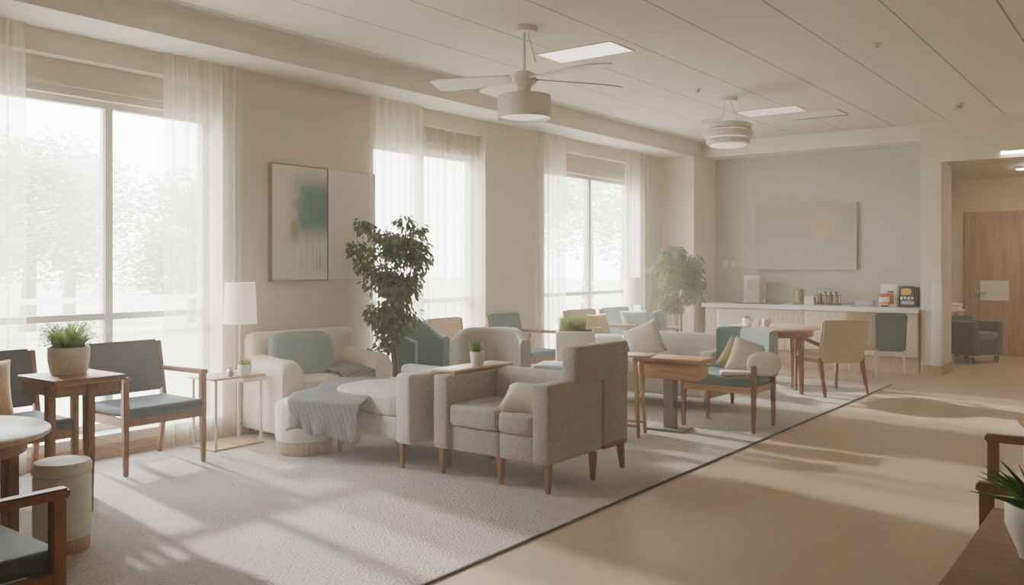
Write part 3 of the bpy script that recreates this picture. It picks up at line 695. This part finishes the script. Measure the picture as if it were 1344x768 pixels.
# ------------------------------------------------------------------ middle distance
wood_chair('beige wooden armchair under the sheer curtain of the middle window', (-5.98, 7.10, .008), 90, 'beige')
wood_chair('grey-teal wooden armchair against the wall between middle and far windows', (-5.98, 8.17, .008), 90, 'teal2')
wood_chair('beige wooden armchair under the far window with a tan cushion', (-5.80, 9.52, .008), 82, 'beige', wood='woodlz')
wood_chair('pale wooden armchair under the far window with a pale blue cushion', (-5.72, 10.26, .008), 82, 'blue_f', wood='woodlz')
cushion('cushion', 'tan cushion on the beige chair under the far window', (-5.78, 9.50, .66), (-16, 0, 82), .40, .36, .12, 'tan')
cushion('cushion', 'pale blue cushion on the chair under the far window', (-5.62, 10.16, .66), (-14, 0, 60), .42, .40, .14, 'blue_f')
t = thing('low_chair', 'small light wood low chair with beige pads beside the white planter', 'chair', (-5.02, 7.05, .008), 100)
obj('seat', rb(-.2, .2, -.2, .2, .36, .44, .02), 'beige', t); obj('backrest', rb(-.2, .2, .17, .22, .44, .68, .02), 'beige', t)
obj('seat_frame', box(nb(), -.2, .2, -.2, .2, .22, .36), 'woodl', t)
for x, y in ((-.17,-.17), (.17,-.17), (-.17,.17), (.17,.17)): obj('leg', bar(nb(), (x,y,0), (x,y,.23), .03, .03, .04, .04), 'woodlz', t)
t = thing('pouf', 'small pale blue square pouf in front of the white planter', 'ottoman', (-4.40, 6.52, .008), 20)
obj('body', rb(-.19, .19, -.19, .19, .05, .47, .04, 4), 'white_f', t); obj('top_pad', rb(-.195, .195, -.195, .195, .46, .56, .035, 4), 'blue_f', t)
for x, y in ((-.14,-.14), (.14,-.14), (-.14,.14), (.14,.14)): obj('foot', lathe([(0,0), (.02,0), (.02,.06), (0,.06)], 12, loc=(x,y,0)), 'woodd', t)
t = thing('planter_box', 'tall white rectangular planter box with clipped grass', 'planter', (-4.92, 7.62, .008), 33)
obj('box', rb(-.2, .2, -.16, .16, 0, .765, .018, 3), 'white_f', t)
obj('soil', box(nb(), -.17, .17, -.13, .13, .755, .772), 'soil', t)
b = nb(); rr = random.Random(5)
for i in range(520):
    x, y = rr.uniform(-.16,.10), rr.uniform(-.12,.12); L = rr.uniform(.06,.17); a = rr.uniform(0,6.28); lx, ly = rr.uniform(-.04,.04), rr.uniform(-.04,.04); s = .004
    p = Vector((x,y,.765)); sd = Vector((math.cos(a), math.sin(a), 0))*s
    v = [b.verts.new(q) for q in (p-sd, p+sd, p+Vector((lx*.4,ly*.4,L*.6))+sd*.8, p+Vector((lx,ly,L)), p+Vector((lx*.4,ly*.4,L*.6))-sd*.8)]; b.faces.new(v)
obj('grass', b, 'pgrass', t, ang=180, solid=0)
t = thing('end_table', 'small white square end table behind the white planter', 'table', (-5.15, 8.66, .008), 30)
obj('tabletop', rb(-.17, .17, -.17, .17, .60, .64, .01), 'white_f', t); obj('skirt', rb(-.15, .15, -.15, .15, .02, .60, .01), 'white_f', t)
t = thing('floor_lamp', 'slim lamp with small drum shade beside the far window curtain', 'lamp', (-6.06, 10.86, .008))
obj('base', lathe([(0,0), (.12,0), (.12,.015), (.015,.03), (0,.03)], 24), 'metalw', t); obj('stem', tube([(0,0,.02), (0,0,.95)], .011), 'metalw', t)
obj('lamp_shade', lathe([(.118,.885), (.110,1.265), (.108,1.265), (.116,.885), (.118,.885)], 36), 'shade', t)
t = thing('side_table', 'small round light wood table in the far corner by the potted tree', 'table', (-5.62, 11.02, .008))
obj('tabletop', lathe([(0,.585), (.21,.585), (.215,.575), (.21,.56), (0,.56)], 36), 'woodl', t)
for k in range(3): A = 2.09*k+.4; obj('leg', bar(nb(), (.17*math.cos(A),.17*math.sin(A),0), (.11*math.cos(A),.11*math.sin(A),.565), .022, .022, .032, .032), 'woodlz', t)

# sofa
t = thing('sofa', 'low light grey sofa behind the wooden coffee table', 'sofa', (-4.18, 8.3, .008))
obj('base', rb(-.62, .62, -.38, .38, .14, .34, .02), 'grey', t)
obj('seat_cushion', soft(1.04, .62, .16, 6, loc=(0,-.08,.40), crown=.15), 'lgrey', t)
obj('backrest', rb(-.62, .62, .22, .40, .30, .72, .05, 4), 'lgrey', t)
for s in (-1, 1): obj('arm', rb(min(s*.5, s*.64), max(s*.5, s*.64), -.39, .40, .14, .60, .04, 4), 'lgrey', t)
for x, y in ((-.55,-.32), (.55,-.32), (-.55,.32), (.55,.32)): obj('leg', bar(nb(), (x,y,0), (x,y,.15), .028, .028, .04, .04), 'woodd', t)
cushion('cushion', 'taupe patterned cushion standing on the low grey sofa', (-4.46, 8.26, .645), (-16, -24, 15), .40, .38, .13, 'pattern')
# wooden side table & coffee table
t = thing('high_side_table', 'narrow light wood side table with splayed legs behind front armchair', 'table', (-3.66, 6.52, .008), 15)
obj('tabletop', rb(-.20, .20, -.14, .14, .672, .69, .006, bm=None), 'wtop', t)
for x in (-.07, .07):
    for y in (-.1, .1): obj('leg', bar(nb(), (x*1.5,y*1.2,.0), (x,y,.672), .028, .028, .034, .034), 'woodlz', t)
for y in (-.11, .11): obj('stretcher', bar(nb(), (-.1,y,.1), (.1,y,.1), .025, .025), 'woodlz', t)
t = thing('coffee_table', 'thick wooden coffee table on a grey pedestal beside teal chair', 'table', (-3.47, 6.95, .008), 4)
obj('tabletop', rb(-.32, .32, -.16, .16, .60, .64, .012), 'woodl', t); obj('drawer_body', rb(-.30, .28, -.14, .14, .45, .60, .05, 5), 'woodl', t)
obj('pedestal', box(nb(), -.07, .02, -.05, .05, .02, .46), 'ped', t); obj('foot_plate', rb(-.2, .14, -.12, .12, 0, .022, .005), 'ped', t)

# teal wing chair
t = thing('wing_chair', 'teal wing chair with wooden legs holding two scatter cushions', 'armchair', (-3.17, 7.42, .008))
obj('seat', rb(-.31, .31, -.24, .30, .39, .485, .03, 4), 'teal', t)
b = nb(); box(b, -.31, .33, -.235, -.205, .335, .39); box(b, -.31, .33, .25, .28, .335, .39); box(b, .305, .33, -.205, .25, .335, .39); box(b, -.33, -.305, -.205, .25, .335, .39); obj('seat_frame', b, 'woodl', t)
pth = [((-.25,.33,0), (-.3,.95,0), .97), ((-.22,.35,0), (-.1,1,0), .99), ((-.1,.36,0), (0,1,0), 1.0), ((.1,.36,0), (0,1,0), 1.0)]
obj('backrest', sweep([(Vector(p), Vector(n).normalized(), z) for p, n, z in pth], rprof(.075, .45, .872, .03, 4)), 'teal', t)
pth = [((.02,.32,0), (.35,.94,0), .985), ((.14,.27,0), (.5,.86,0), 1.0), ((.28,.17,0), (.6,.8,0), 1.0), ((.40,.06,0), (.7,.72,0), .985)]
obj('wing', sweep([(Vector(p), Vector(n).normalized(), z) for p, n, z in pth], rprof(.085, .47, .878, .035, 4)), 'wing', t)
for x, y, top in ((-.33,-.2,.60), (.33,-.22,.58), (.33,.24,.56), (-.31,.26,.5)):
    obj('leg', bar(bar(nb(), (x,y,.36), (x,y,top), .042, .045), (x*1.0,y*1.02,0), (x,y,.37), .03, .03, .042, .045), 'wood', t)
e = obj('arm_pad', soft(.29, .055, .215, 2.2, 8), 'white_f', t, loc=(.36,-.06,.585), rot=(0,0,math.radians(28)), ang=180)
cushion('cushion', 'olive cushion leaning inside the teal wing chair', (-3.12, 7.55, .615), (-24, 26, 14), .31, .31, .11, 'olive')
cushion('cushion', 'taupe patterned cushion beside the olive one on the wing chair', (-2.99, 7.45, .625), (-22, 18, 20), .33, .33, .12, 'pattern')
tag(obj('folded_cloth', rb(-.14, .14, -.07, .07, 0, .035, .017, 4), 'white_f', loc=(-3.02, 7.26, .493), rot=(0,0,.5)), 'folded white cloth on the seat of the teal wing chair', 'cloth')

# dining set
def dining_chair(label, loc, rz, fab, arms=False, w=.5, h=.86, metal=False, group='dining chairs', thick=.06):
    t = thing('dining_chair', label, 'chair', loc, rz, group); d = .5
    obj('seat', rb(-w/2+.02, w/2-.02, -d/2, d/2-.05, .40, .475, .025, 4), fab, t)
    obj('backrest', bar(nb(), (0,d/2-.04,.36), (0,d/2+.05,h), w-.03, thick, w+.01, thick*.8, .02), fab, t)
    obj('seat_frame', box(nb(), -w/2+.04, w/2-.04, -d/2+.02, d/2-.07, .36, .40), 'woodlz' if metal else 'wood', t)
    for s in (-1, 1):
        x = s*(w/2-.03)
        if metal: obj('leg', tube([(x*1.05,-d/2+.0,0), (x,-d/2+.04,.37)], .010), 'metal', t); obj('leg', bar(nb(), (x*1.05,d/2,0), (x,d/2-.05,.37), .016, .016, .03, .03), 'metalw', t)
        else:
            obj('leg', bar(nb(), (x,-d/2+.01,0), (x,-d/2+.03,.62 if arms else .38), .03, .032, .042, .046), 'wood', t)
            obj('leg', bar(nb(), (x,d/2+.06,0), (x,d/2-.04,.42), .03, .034, .042, .055), 'wood', t)
        if arms: obj('armrest', bar(nb(), (x,d/2-.02,.56), (x,-d/2+.0,.64), .045, .035), 'wood', t)
    return t
t = thing('dining_table', 'round light wood dining table in front of the long counter', 'table', (-3.62, 9.78, .008))
obj('tabletop', lathe([(0,.74), (.50,.74), (.512,.732), (.51,.715), (0,.705)], 56), 'wtop', t)
obj('apron', lathe([(.43,.71), (.43,.64), (.41,.64), (.41,.71), (.43,.71)], 48), 'woodY', t)
for k in range(4): A = PI/4+PI/2*k+.5; obj('leg', bar(nb(), (.37*math.cos(A),.37*math.sin(A),0), (.36*math.cos(A),.36*math.sin(A),.70), .04, .04, .06, .06), 'wood', t)
dining_chair('beige dining armchair with open wooden arms at the round table', (-3.08, 10.04, .008), -127, 'beige', True, .60, .84)
dining_chair('white upholstered dining chair left of the round table', (-4.25, 10.48, .008), 25, 'white_f', False, .66, .87)
dining_chair('pale teal upholstered chair seen from the side behind the sofa', (-4.70, 9.62, .008), 106, 'pteal', False, .48, .88, thick=.12)
dining_chair('dark green slim-legged chair facing the counter by the pillar', (-2.84, 11.80, .008), 194, 'dkteal', False, .36, .84, True, 'counter chairs')
dining_chair('tan slim-legged chair facing the counter left of the green one', (-3.18, 11.78, .008), 194, 'tan2', False, .36, .84, True, 'counter chairs')
pot_plant('potted_succulent', 'small green plant in a round white pot on dining table', (-3.87, 9.62, .748), .05, .055, .095, 'grass', .05, .03, 90, 'potw', seed=12)
for k, (x, y, lab) in enumerate(((-3.76, 9.66, 'small white cup beside the plant on the dining table'), (-3.69, 9.72, 'small white cup farther from the plant on the dining table'))):
    t = thing('cup', lab, 'cup', (x, y, .748), -50+60*k, 'white cups on the dining table')
    obj('body', lathe([(0,0), (.028,0), (.034,.01), (.036,.085), (.032,.085), (.03,.012), (0,.012)], 24), 'potw', t)
    obj('handle', tube([(.034,0,.07), (.055,0,.065), (.058,0,.04), (.035,0,.025)], .005, 6), 'potw', t)

# counter
t = thing('counter', 'long low refreshment counter with white top along the sage wall', 'counter', (0, 0, 0))
obj('worktop', rb(-5.72, -2.645, 12.40, 13.09, .81, .875, .006), 'white', t)
for k in range(4):
    x0 = -5.68+k*.755; cf = obj('cabinet_front', rb(x0+.004, x0+.751, 12.445, 12.47, .22, .80, .004), 'panel', t)
    obj('knob', lathe([(0,0), (.006,0), (.006,.012), (.013,.014), (.013,.022), (0,.024)], 14), 'metal', cf, loc=(x0+.70, 12.445, .74), rot=(PI/2,0,0))
obj('carcass', box(nb(), -5.68, -2.66, 12.47, 13.09, .22, .81), 'panel', t); obj('plinth', box(nb(), -5.66, -2.66, 12.50, 13.09, 0, .22), 'base', t)
obj('sink_inset', rb(-5.25, -4.55, 12.50, 12.75, .872, .882, .003), 'dark', t)
def cx(u, Y): r = (u-672)/1146; k = (.7987*r-.602)/(.7987+.602*r); return k*Y
Z = .876
t = thing('faucet', 'slim steel faucet standing at the left end of the counter', 'faucet', (cx(960,12.75), 12.75, Z))
obj('base', lathe([(0,0), (.09,0), (.09,.015), (.02,.03), (0,.03)], 20), 'metal', t); obj('spout', tube([(0,0,.02), (0,0,.2), (0,-.02,.22), (0,-.09,.2)], .017), 'metal', t)
t = thing('coffee_machine', 'beige box-shaped coffee dispenser on the counter', 'machine', (cx(990,12.8), 12.8, Z))
obj('housing', rb(-.13, .13, -.1, .15, .06, .42, .012), 'metalw', t); obj('base_tray', rb(-.13, .13, -.12, .14, 0, .06, .01), 'white', t)
dp = obj('display', rb(-.085, .03, -.11, -.095, .19, .38, .006), 'paper', t); obj('recess', rb(-.065, .01, -.118, -.105, .21, .35, .006), 'lav', dp)
t = thing('canister', 'bronze round canister on the counter', 'canister', (cx(1049,12.75), 12.75, Z))
obj('body', lathe([(0,0), (.07,0), (.072,.01), (.072,.19), (.066,.205), (0,.205)], 28), 'bronze', t); obj('lid', lathe([(0,.205), (.062,.205), (.06,.225), (.03,.235), (0,.235)], 28), 'bronze', t)
tag(obj('sachet_box', rb(-.07, .07, -.05, .05, 0, .12, .008), 'paper', loc=(cx(1063,12.72), 12.72, Z)), 'white box of sachets between canister and bottle rack', 'box')
t = thing('wire_rack', 'dark wire rack holding brown bottles on the counter', 'rack', (cx(1087,12.75), 12.75, Z))
b = nb()
for z in (.02, .14):
    for (p, q) in (((-.16,-.06), (.16,-.06)), ((.16,-.06), (.16,.06)), ((.16,.06), (-.16,.06)), ((-.16,.06), (-.16,-.06))): tube([(*p, z), (*q, z)], .004, 5, b)
for p in ((-.16,-.06), (.16,-.06), (.16,.06), (-.16,.06)): tube([(*p, 0), (*p, .15)], .004, 5, b)
tube([(-.16,0,.02), (-.16,0,.23), (0,0,.235), (.1,0,.2)], .004, 5, b)
obj('frame', b, 'dark', t); obj('shelf', box(nb(), -.16, .16, -.06, .06, .008, .014), 'dark', t)
for k in range(4):
    t = thing('bottle', ['brown bottle at the left end of the wire rack', 'brown bottle second from left in the wire rack', 'brown bottle third from left in the wire rack', 'brown bottle at the right end of the wire rack'][k], 'bottle', (cx(1087,12.75)-.115+.077*k, 12.75, Z+.015), 0, 'bottles in the wire rack')
    obj('body', lathe([(0,0), (.028,0), (.03,.01), (.03,.11), (.014,.15), (0,.15)], 16), 'amber' if k % 2 == 0 else 'bronze', t); obj('cap', lathe([(0,.15), (.016,.15), (.016,.18), (0,.18)], 12), 'dark' if k else 'metalw', t)
tag(obj('tissue_box', rb(-.12, .12, -.06, .06, 0, .085, .008), 'lav', loc=(cx(1136,12.75), 12.75, Z)), 'pale blue tissue box lying on the counter', 'box')
t = thing('snack_bag', 'red and yellow snack bag on the counter', 'snack bag', (cx(1161,12.62), 12.62, Z))
for nm, z0, z1, mt, w in (('bag', 0, .2, 'paper', .065), ('red_top', .13, .19, 'red', .062), ('yellow_band', .035, .085, 'yellow', .067), ('dark_print', .004, .03, 'black', .05)):
    obj(nm, soft(w*2, .09+(.006 if nm != 'bag' else 0), z1-z0, 4, loc=(0,0,(z0+z1)/2)), mt, t)
t = thing('carton', 'tall white carton behind the red snack bag on the counter', 'carton', (cx(1169,12.82), 12.82, Z))
obj('box', rb(-.12, .10, -.05, .05, 0, .31, .004), 'paper', t); obj('red_label', box(nb(), -.02, .05, -.054, -.05, .04, .18), 'red', t); obj('green_leaf_print', box(nb(), -.03, .05, -.054, -.05, .19, .215), 'dkteal', t)
tag(obj('folder', rb(-.015, .015, -.09, .09, 0, .29, .004), 'bronze', loc=(cx(1181,12.8), 12.8, Z)), 'thin brown folder standing beside the tall white carton', 'folder')
t = thing('snack_pouch', 'dark snack pouch with yellow picture beside the pillar', 'snack bag', (cx(1192,12.68), 12.68, Z))
obj('bag', soft(.20, .11, .29, 5, loc=(0,0,.145)), 'black', t); obj('yellow_picture', soft(.13, .02, .09, 3, loc=(-.01,-.05,.215)), 'yellow', t); obj('white_text_band', rb(-.075, .085, -.062, -.045, .045, .09, .004), 'lav', t)
for k in range(4): obj('print_mark', rb(-.085+.045*k, -.055+.045*k, -.062, -.048, .105+.01*(k%2), .145, .003), 'paper', t)
tag(obj('paper_bag', rb(-.05, .05, -.07, .07, 0, .27, .008), 'dark', loc=(cx(1203,12.85)-.02, 12.85, Z)), 'dark grey bag against the pillar at the counter end', 'bag')

# hall things
t = thing('club_chair', 'teal box-shaped armchair on casters in the corridor', 'armchair', (-2.40, 14.62, 0), 62)
obj('base', rb(-.32, .32, -.26, .30, .12, .36, .02), 'dkteal', t); obj('seat', rb(-.2, .2, -.32, .2, .36, .46, .03), 'teal2', t)
obj('backrest', rb(-.32, .32, .18, .32, .3, .68, .04), 'dkteal', t)
for s in (-1, 1): obj('arm', rb(min(s*.2, s*.33), max(s*.2, s*.33), -.31, .25, .12, .62, .03), 'dkteal', t)
for x, y in ((-.26,-.24), (.26,-.24), (-.26,.26), (.26,.26)): obj('caster', lathe([(0,-.025), (.045,-.025), (.05,-.012), (.05,.012), (.045,.025), (0,.025)], 20), 'dark', t, loc=(x,y,.05), rot=(PI/2,0,.4)); obj('stem', tube([(x,y,.05), (x,y,.13)], .012), 'metal', t)
t = thing('linen_cart', 'white bin cart standing behind the teal corridor armchair', 'cart', (-2.86, 15.35, 0), 0)
obj('body', rb(-.18, .22, -.18, .18, .1, .72, .03), 'white_f', t); obj('rim', rb(-.2, .24, -.2, .2, .70, .75, .015), 'white', t)
for x in (-.14, .18): obj('caster', lathe([(0,-.02), (.045,-.02), (.05,0), (.045,.02), (0,.02)], 16), 'dark', t, loc=(x,-.14,.05), rot=(PI/2,0,0)); obj('caster', lathe([(0,-.02), (.045,-.02), (.05,0), (.045,.02), (0,.02)], 16), 'dark', t, loc=(x,.14,.05), rot=(PI/2,0,0)); obj('foot_bar', box(nb(), x-.02, x+.02, -.16, .16, .07, .11), 'dark', t)
tag(obj('folded_towels', rb(-.16, .18, -.13, .13, 0, .05, .02, 4, bm=rb(-.12, .2, -.12, .12, .045, .10, .02, 4)), 'white_f', loc=(-2.84, 15.35, .75), rot=(0,.06,0)), 'folded white towels lying on the white corridor cart', 'towels')

# right foreground
t = thing('foreground_table', 'brown wooden table at the bottom right corner', 'table', (0, 0, 0))
obj('tabletop', rb(-.415, .45, 1.2, 2.90, .70, .74, .006), 'woodd', t)
obj('apron', box(nb(), -.36, .40, 1.26, 2.84, .63, .70), 'woodd', t)
for x, y in ((-.34,1.3), (.38,1.3), (-.34,2.8), (.38,2.8)): obj('leg', bar(nb(), (x,y,0), (x,y,.65), .04, .04, .06, .06), 'woodd', t)
t = pot_plant('potted_aloe', 'spiky green aloe in a white ribbed pot at right edge', (-.240, 2.455, .741), .060, .086, .130, 'aloe', .14, .12, 0, 'potw', 'aloe', seed=2)
t2 = [o for o in t.children if o.name.startswith('foliage')][0]; bpy.data.objects.remove(t2)
b = nb(); rr = random.Random(8)
for i in range(48):
    a = 6.28*i/48*5.4+rr.uniform(-.2,.2); ln = rr.uniform(.03,.19); L = rr.uniform(.09,.16)*(1.1-ln*2); dv = Vector((math.cos(a), math.sin(a), 0)); pts = []; rs = []
    for k in range(6): s = k/5; p = dv*(.012+ln*s**1.3)+Vector((0,0,.105+L*s*(1-.25*s*ln*5))); pts.append(p); rs.append(.009*(1-s)**.7+.0006)
    tube(pts, rs, 5, b)
obj('foliage', b, 'aloe', t, ang=180)
wood_chair('wide dark brown wooden armchair behind the foreground table at the right', (-.245, 4.045, 0), -83, 'beige', 1.07, .74, .70, wood='woodd')
t = thing('planter_stand', 'white planter with wooden rim at the right edge', 'planter', (-.40, 5.48, 0), 20)
obj('box', rb(-.2, .2, -.2, .2, 0, .56, .02), 'white', t); obj('rim', rb(-.22, .22, -.22, .22, .56, .60, .008), 'woodY', t)
b = nb(); rr = random.Random(3)
for i in range(40):
    a = rr.uniform(0,6.28); ln = rr.uniform(.05,.24); L = rr.uniform(.08,.18); dv = Vector((math.cos(a), math.sin(a), 0)); pts = [dv*(.02+ln*s**1.2)+Vector((0,0,.59+L*s*(1-.4*s))) for s in (0,.3,.6,.85,1)]
    tube(pts, [.011,.011,.009,.005,.001], 5, b)
obj('foliage', b, 'aloe', t, ang=180)

# ------------------------------------------------------------------ outside
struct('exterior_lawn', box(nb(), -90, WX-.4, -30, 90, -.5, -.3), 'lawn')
def out_tree(label, loc, H, R, seed, n=900, L=.5):
    t = thing('garden_tree', label, 'tree', loc, 0, 'trees in the garden'); rr = random.Random(seed)
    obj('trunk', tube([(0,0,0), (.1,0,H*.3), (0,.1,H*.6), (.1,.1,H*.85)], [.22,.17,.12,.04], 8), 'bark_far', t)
    b = nb()
    for k in range(16):
        v = rr.uniform(-.8, 1); a = rr.uniform(0, 6.28); q = (1-v*v*.8)**.5*R*.7*rr.uniform(.4, 1); c = Vector((q*math.cos(a), q*math.sin(a), H*.62+v*H*.34)); rad = R*rr.uniform(.28,.45)
        for i in range(n//16):
            d_ = Vector((rr.gauss(0,1), rr.gauss(0,1), rr.gauss(0,1))).normalized()*rad*rr.random()**.35
            leaf_quad(b, c+d_, rr, L*rr.uniform(.6,1.3), wr=.4)
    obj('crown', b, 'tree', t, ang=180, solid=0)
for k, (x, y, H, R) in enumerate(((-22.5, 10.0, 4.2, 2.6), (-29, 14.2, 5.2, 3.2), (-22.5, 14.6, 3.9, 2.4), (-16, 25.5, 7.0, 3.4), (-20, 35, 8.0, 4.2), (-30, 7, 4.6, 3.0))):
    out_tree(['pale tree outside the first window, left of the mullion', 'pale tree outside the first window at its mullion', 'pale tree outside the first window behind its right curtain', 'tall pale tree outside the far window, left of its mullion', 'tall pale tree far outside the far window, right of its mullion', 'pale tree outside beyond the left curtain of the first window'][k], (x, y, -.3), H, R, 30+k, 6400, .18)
t = thing('garden_fence', 'low white rail fence on the lawn outside the first window', 'fence', (-15, 0, -.3))
for z in (1.10, .55): obj('rail', box(nb(), -.03, .03, 2, 34, z, z+.09), 'white', t)
for k in range(9): obj('post', box(nb(), -.05, .05, 2+k*4-.05, 2+k*4+.05, 0, 1.22), 'white', t)

# ------------------------------------------------------------------ light
hm = bpy.data.materials.new('haze'); hm.use_nodes = True; hn = hm.node_tree; hn.nodes.remove(hn.nodes['Principled BSDF'])
vs = hn.nodes.new('ShaderNodeVolumeScatter'); vs.inputs['Color'].default_value = (1, .98, .95, 1); vs.inputs['Density'].default_value = .014; vs.inputs['Anisotropy'].default_value = .3
hn.links.new(vs.outputs[0], hn.nodes['Material Output'].inputs['Volume']); M['haze'] = hm
tag(obj('haze', box(nb(), -34, RX+1, NY-1, 44, -.6, 9.5), 'haze'), 'soft pale haze hanging in the room and over the garden', 'haze', kind='stuff')
w = bpy.data.worlds.new('sky'); scene.world = w; w.use_nodes = True; nt = w.node_tree
bg = nt.nodes['Background']; tc = nt.nodes.new('ShaderNodeTexCoord'); sx = nt.nodes.new('ShaderNodeSeparateXYZ'); rp = nt.nodes.new('ShaderNodeValToRGB')
nt.links.new(tc.outputs['Generated'], sx.inputs[0]); nt.links.new(sx.outputs[2], rp.inputs[0]); nt.links.new(rp.outputs[0], bg.inputs[0])
rp.color_ramp.elements[0].position = 0; rp.color_ramp.elements[0].color = (1.0, .97, .92, 1); rp.color_ramp.elements[1].position = .8; rp.color_ramp.elements[1].color = (.86, .92, 1.0, 1)
bg.inputs[1].default_value = 8.5
sd = bpy.data.lights.new('sun', 'SUN'); sd.energy = 7.5; sd.color = (1.0, .92, .82); sd.angle = math.radians(2.2)
so = bpy.data.objects.new('sun', sd); C.objects.link(so)
so.rotation_euler = Vector((.98, -.15, -.43)).to_track_quat('-Z', 'Y').to_euler()
for a, b_ in wins:
    l = bpy.data.lights.new('window_portal', 'AREA'); l.shape = 'RECTANGLE'; l.size = 2.6; l.size_y = b_-a; l.cycles.is_portal = True
    o = bpy.data.objects.new('window_portal', l); C.objects.link(o); o.location = (WX-.36, (a+b_)/2, 1.45); o.rotation_euler = (0, -PI/2, 0)

cam = bpy.data.cameras.new('camera'); co = bpy.data.objects.new('camera', cam); C.objects.link(co)
co.location = (0, 0, 1.45); co.rotation_euler = (PI/2, 0, math.radians(37)); cam.lens = 36*1146/1344; cam.shift_y = -36/1344; cam.clip_start = .05; cam.clip_end = 300
scene.camera = co
scene.view_settings.view_transform = 'AgX'
scene.view_settings.exposure = 0.95
scene.cycles.use_denoising = True
scene.cycles.volume_bounces = 2; scene.cycles.max_bounces = 12; scene.cycles.diffuse_bounces = 6; scene.cycles.transparent_max_bounces = 24
scene.cycles.caustics_reflective = False; scene.cycles.caustics_refractive = False
scene.cycles.sample_clamp_indirect = 6.0
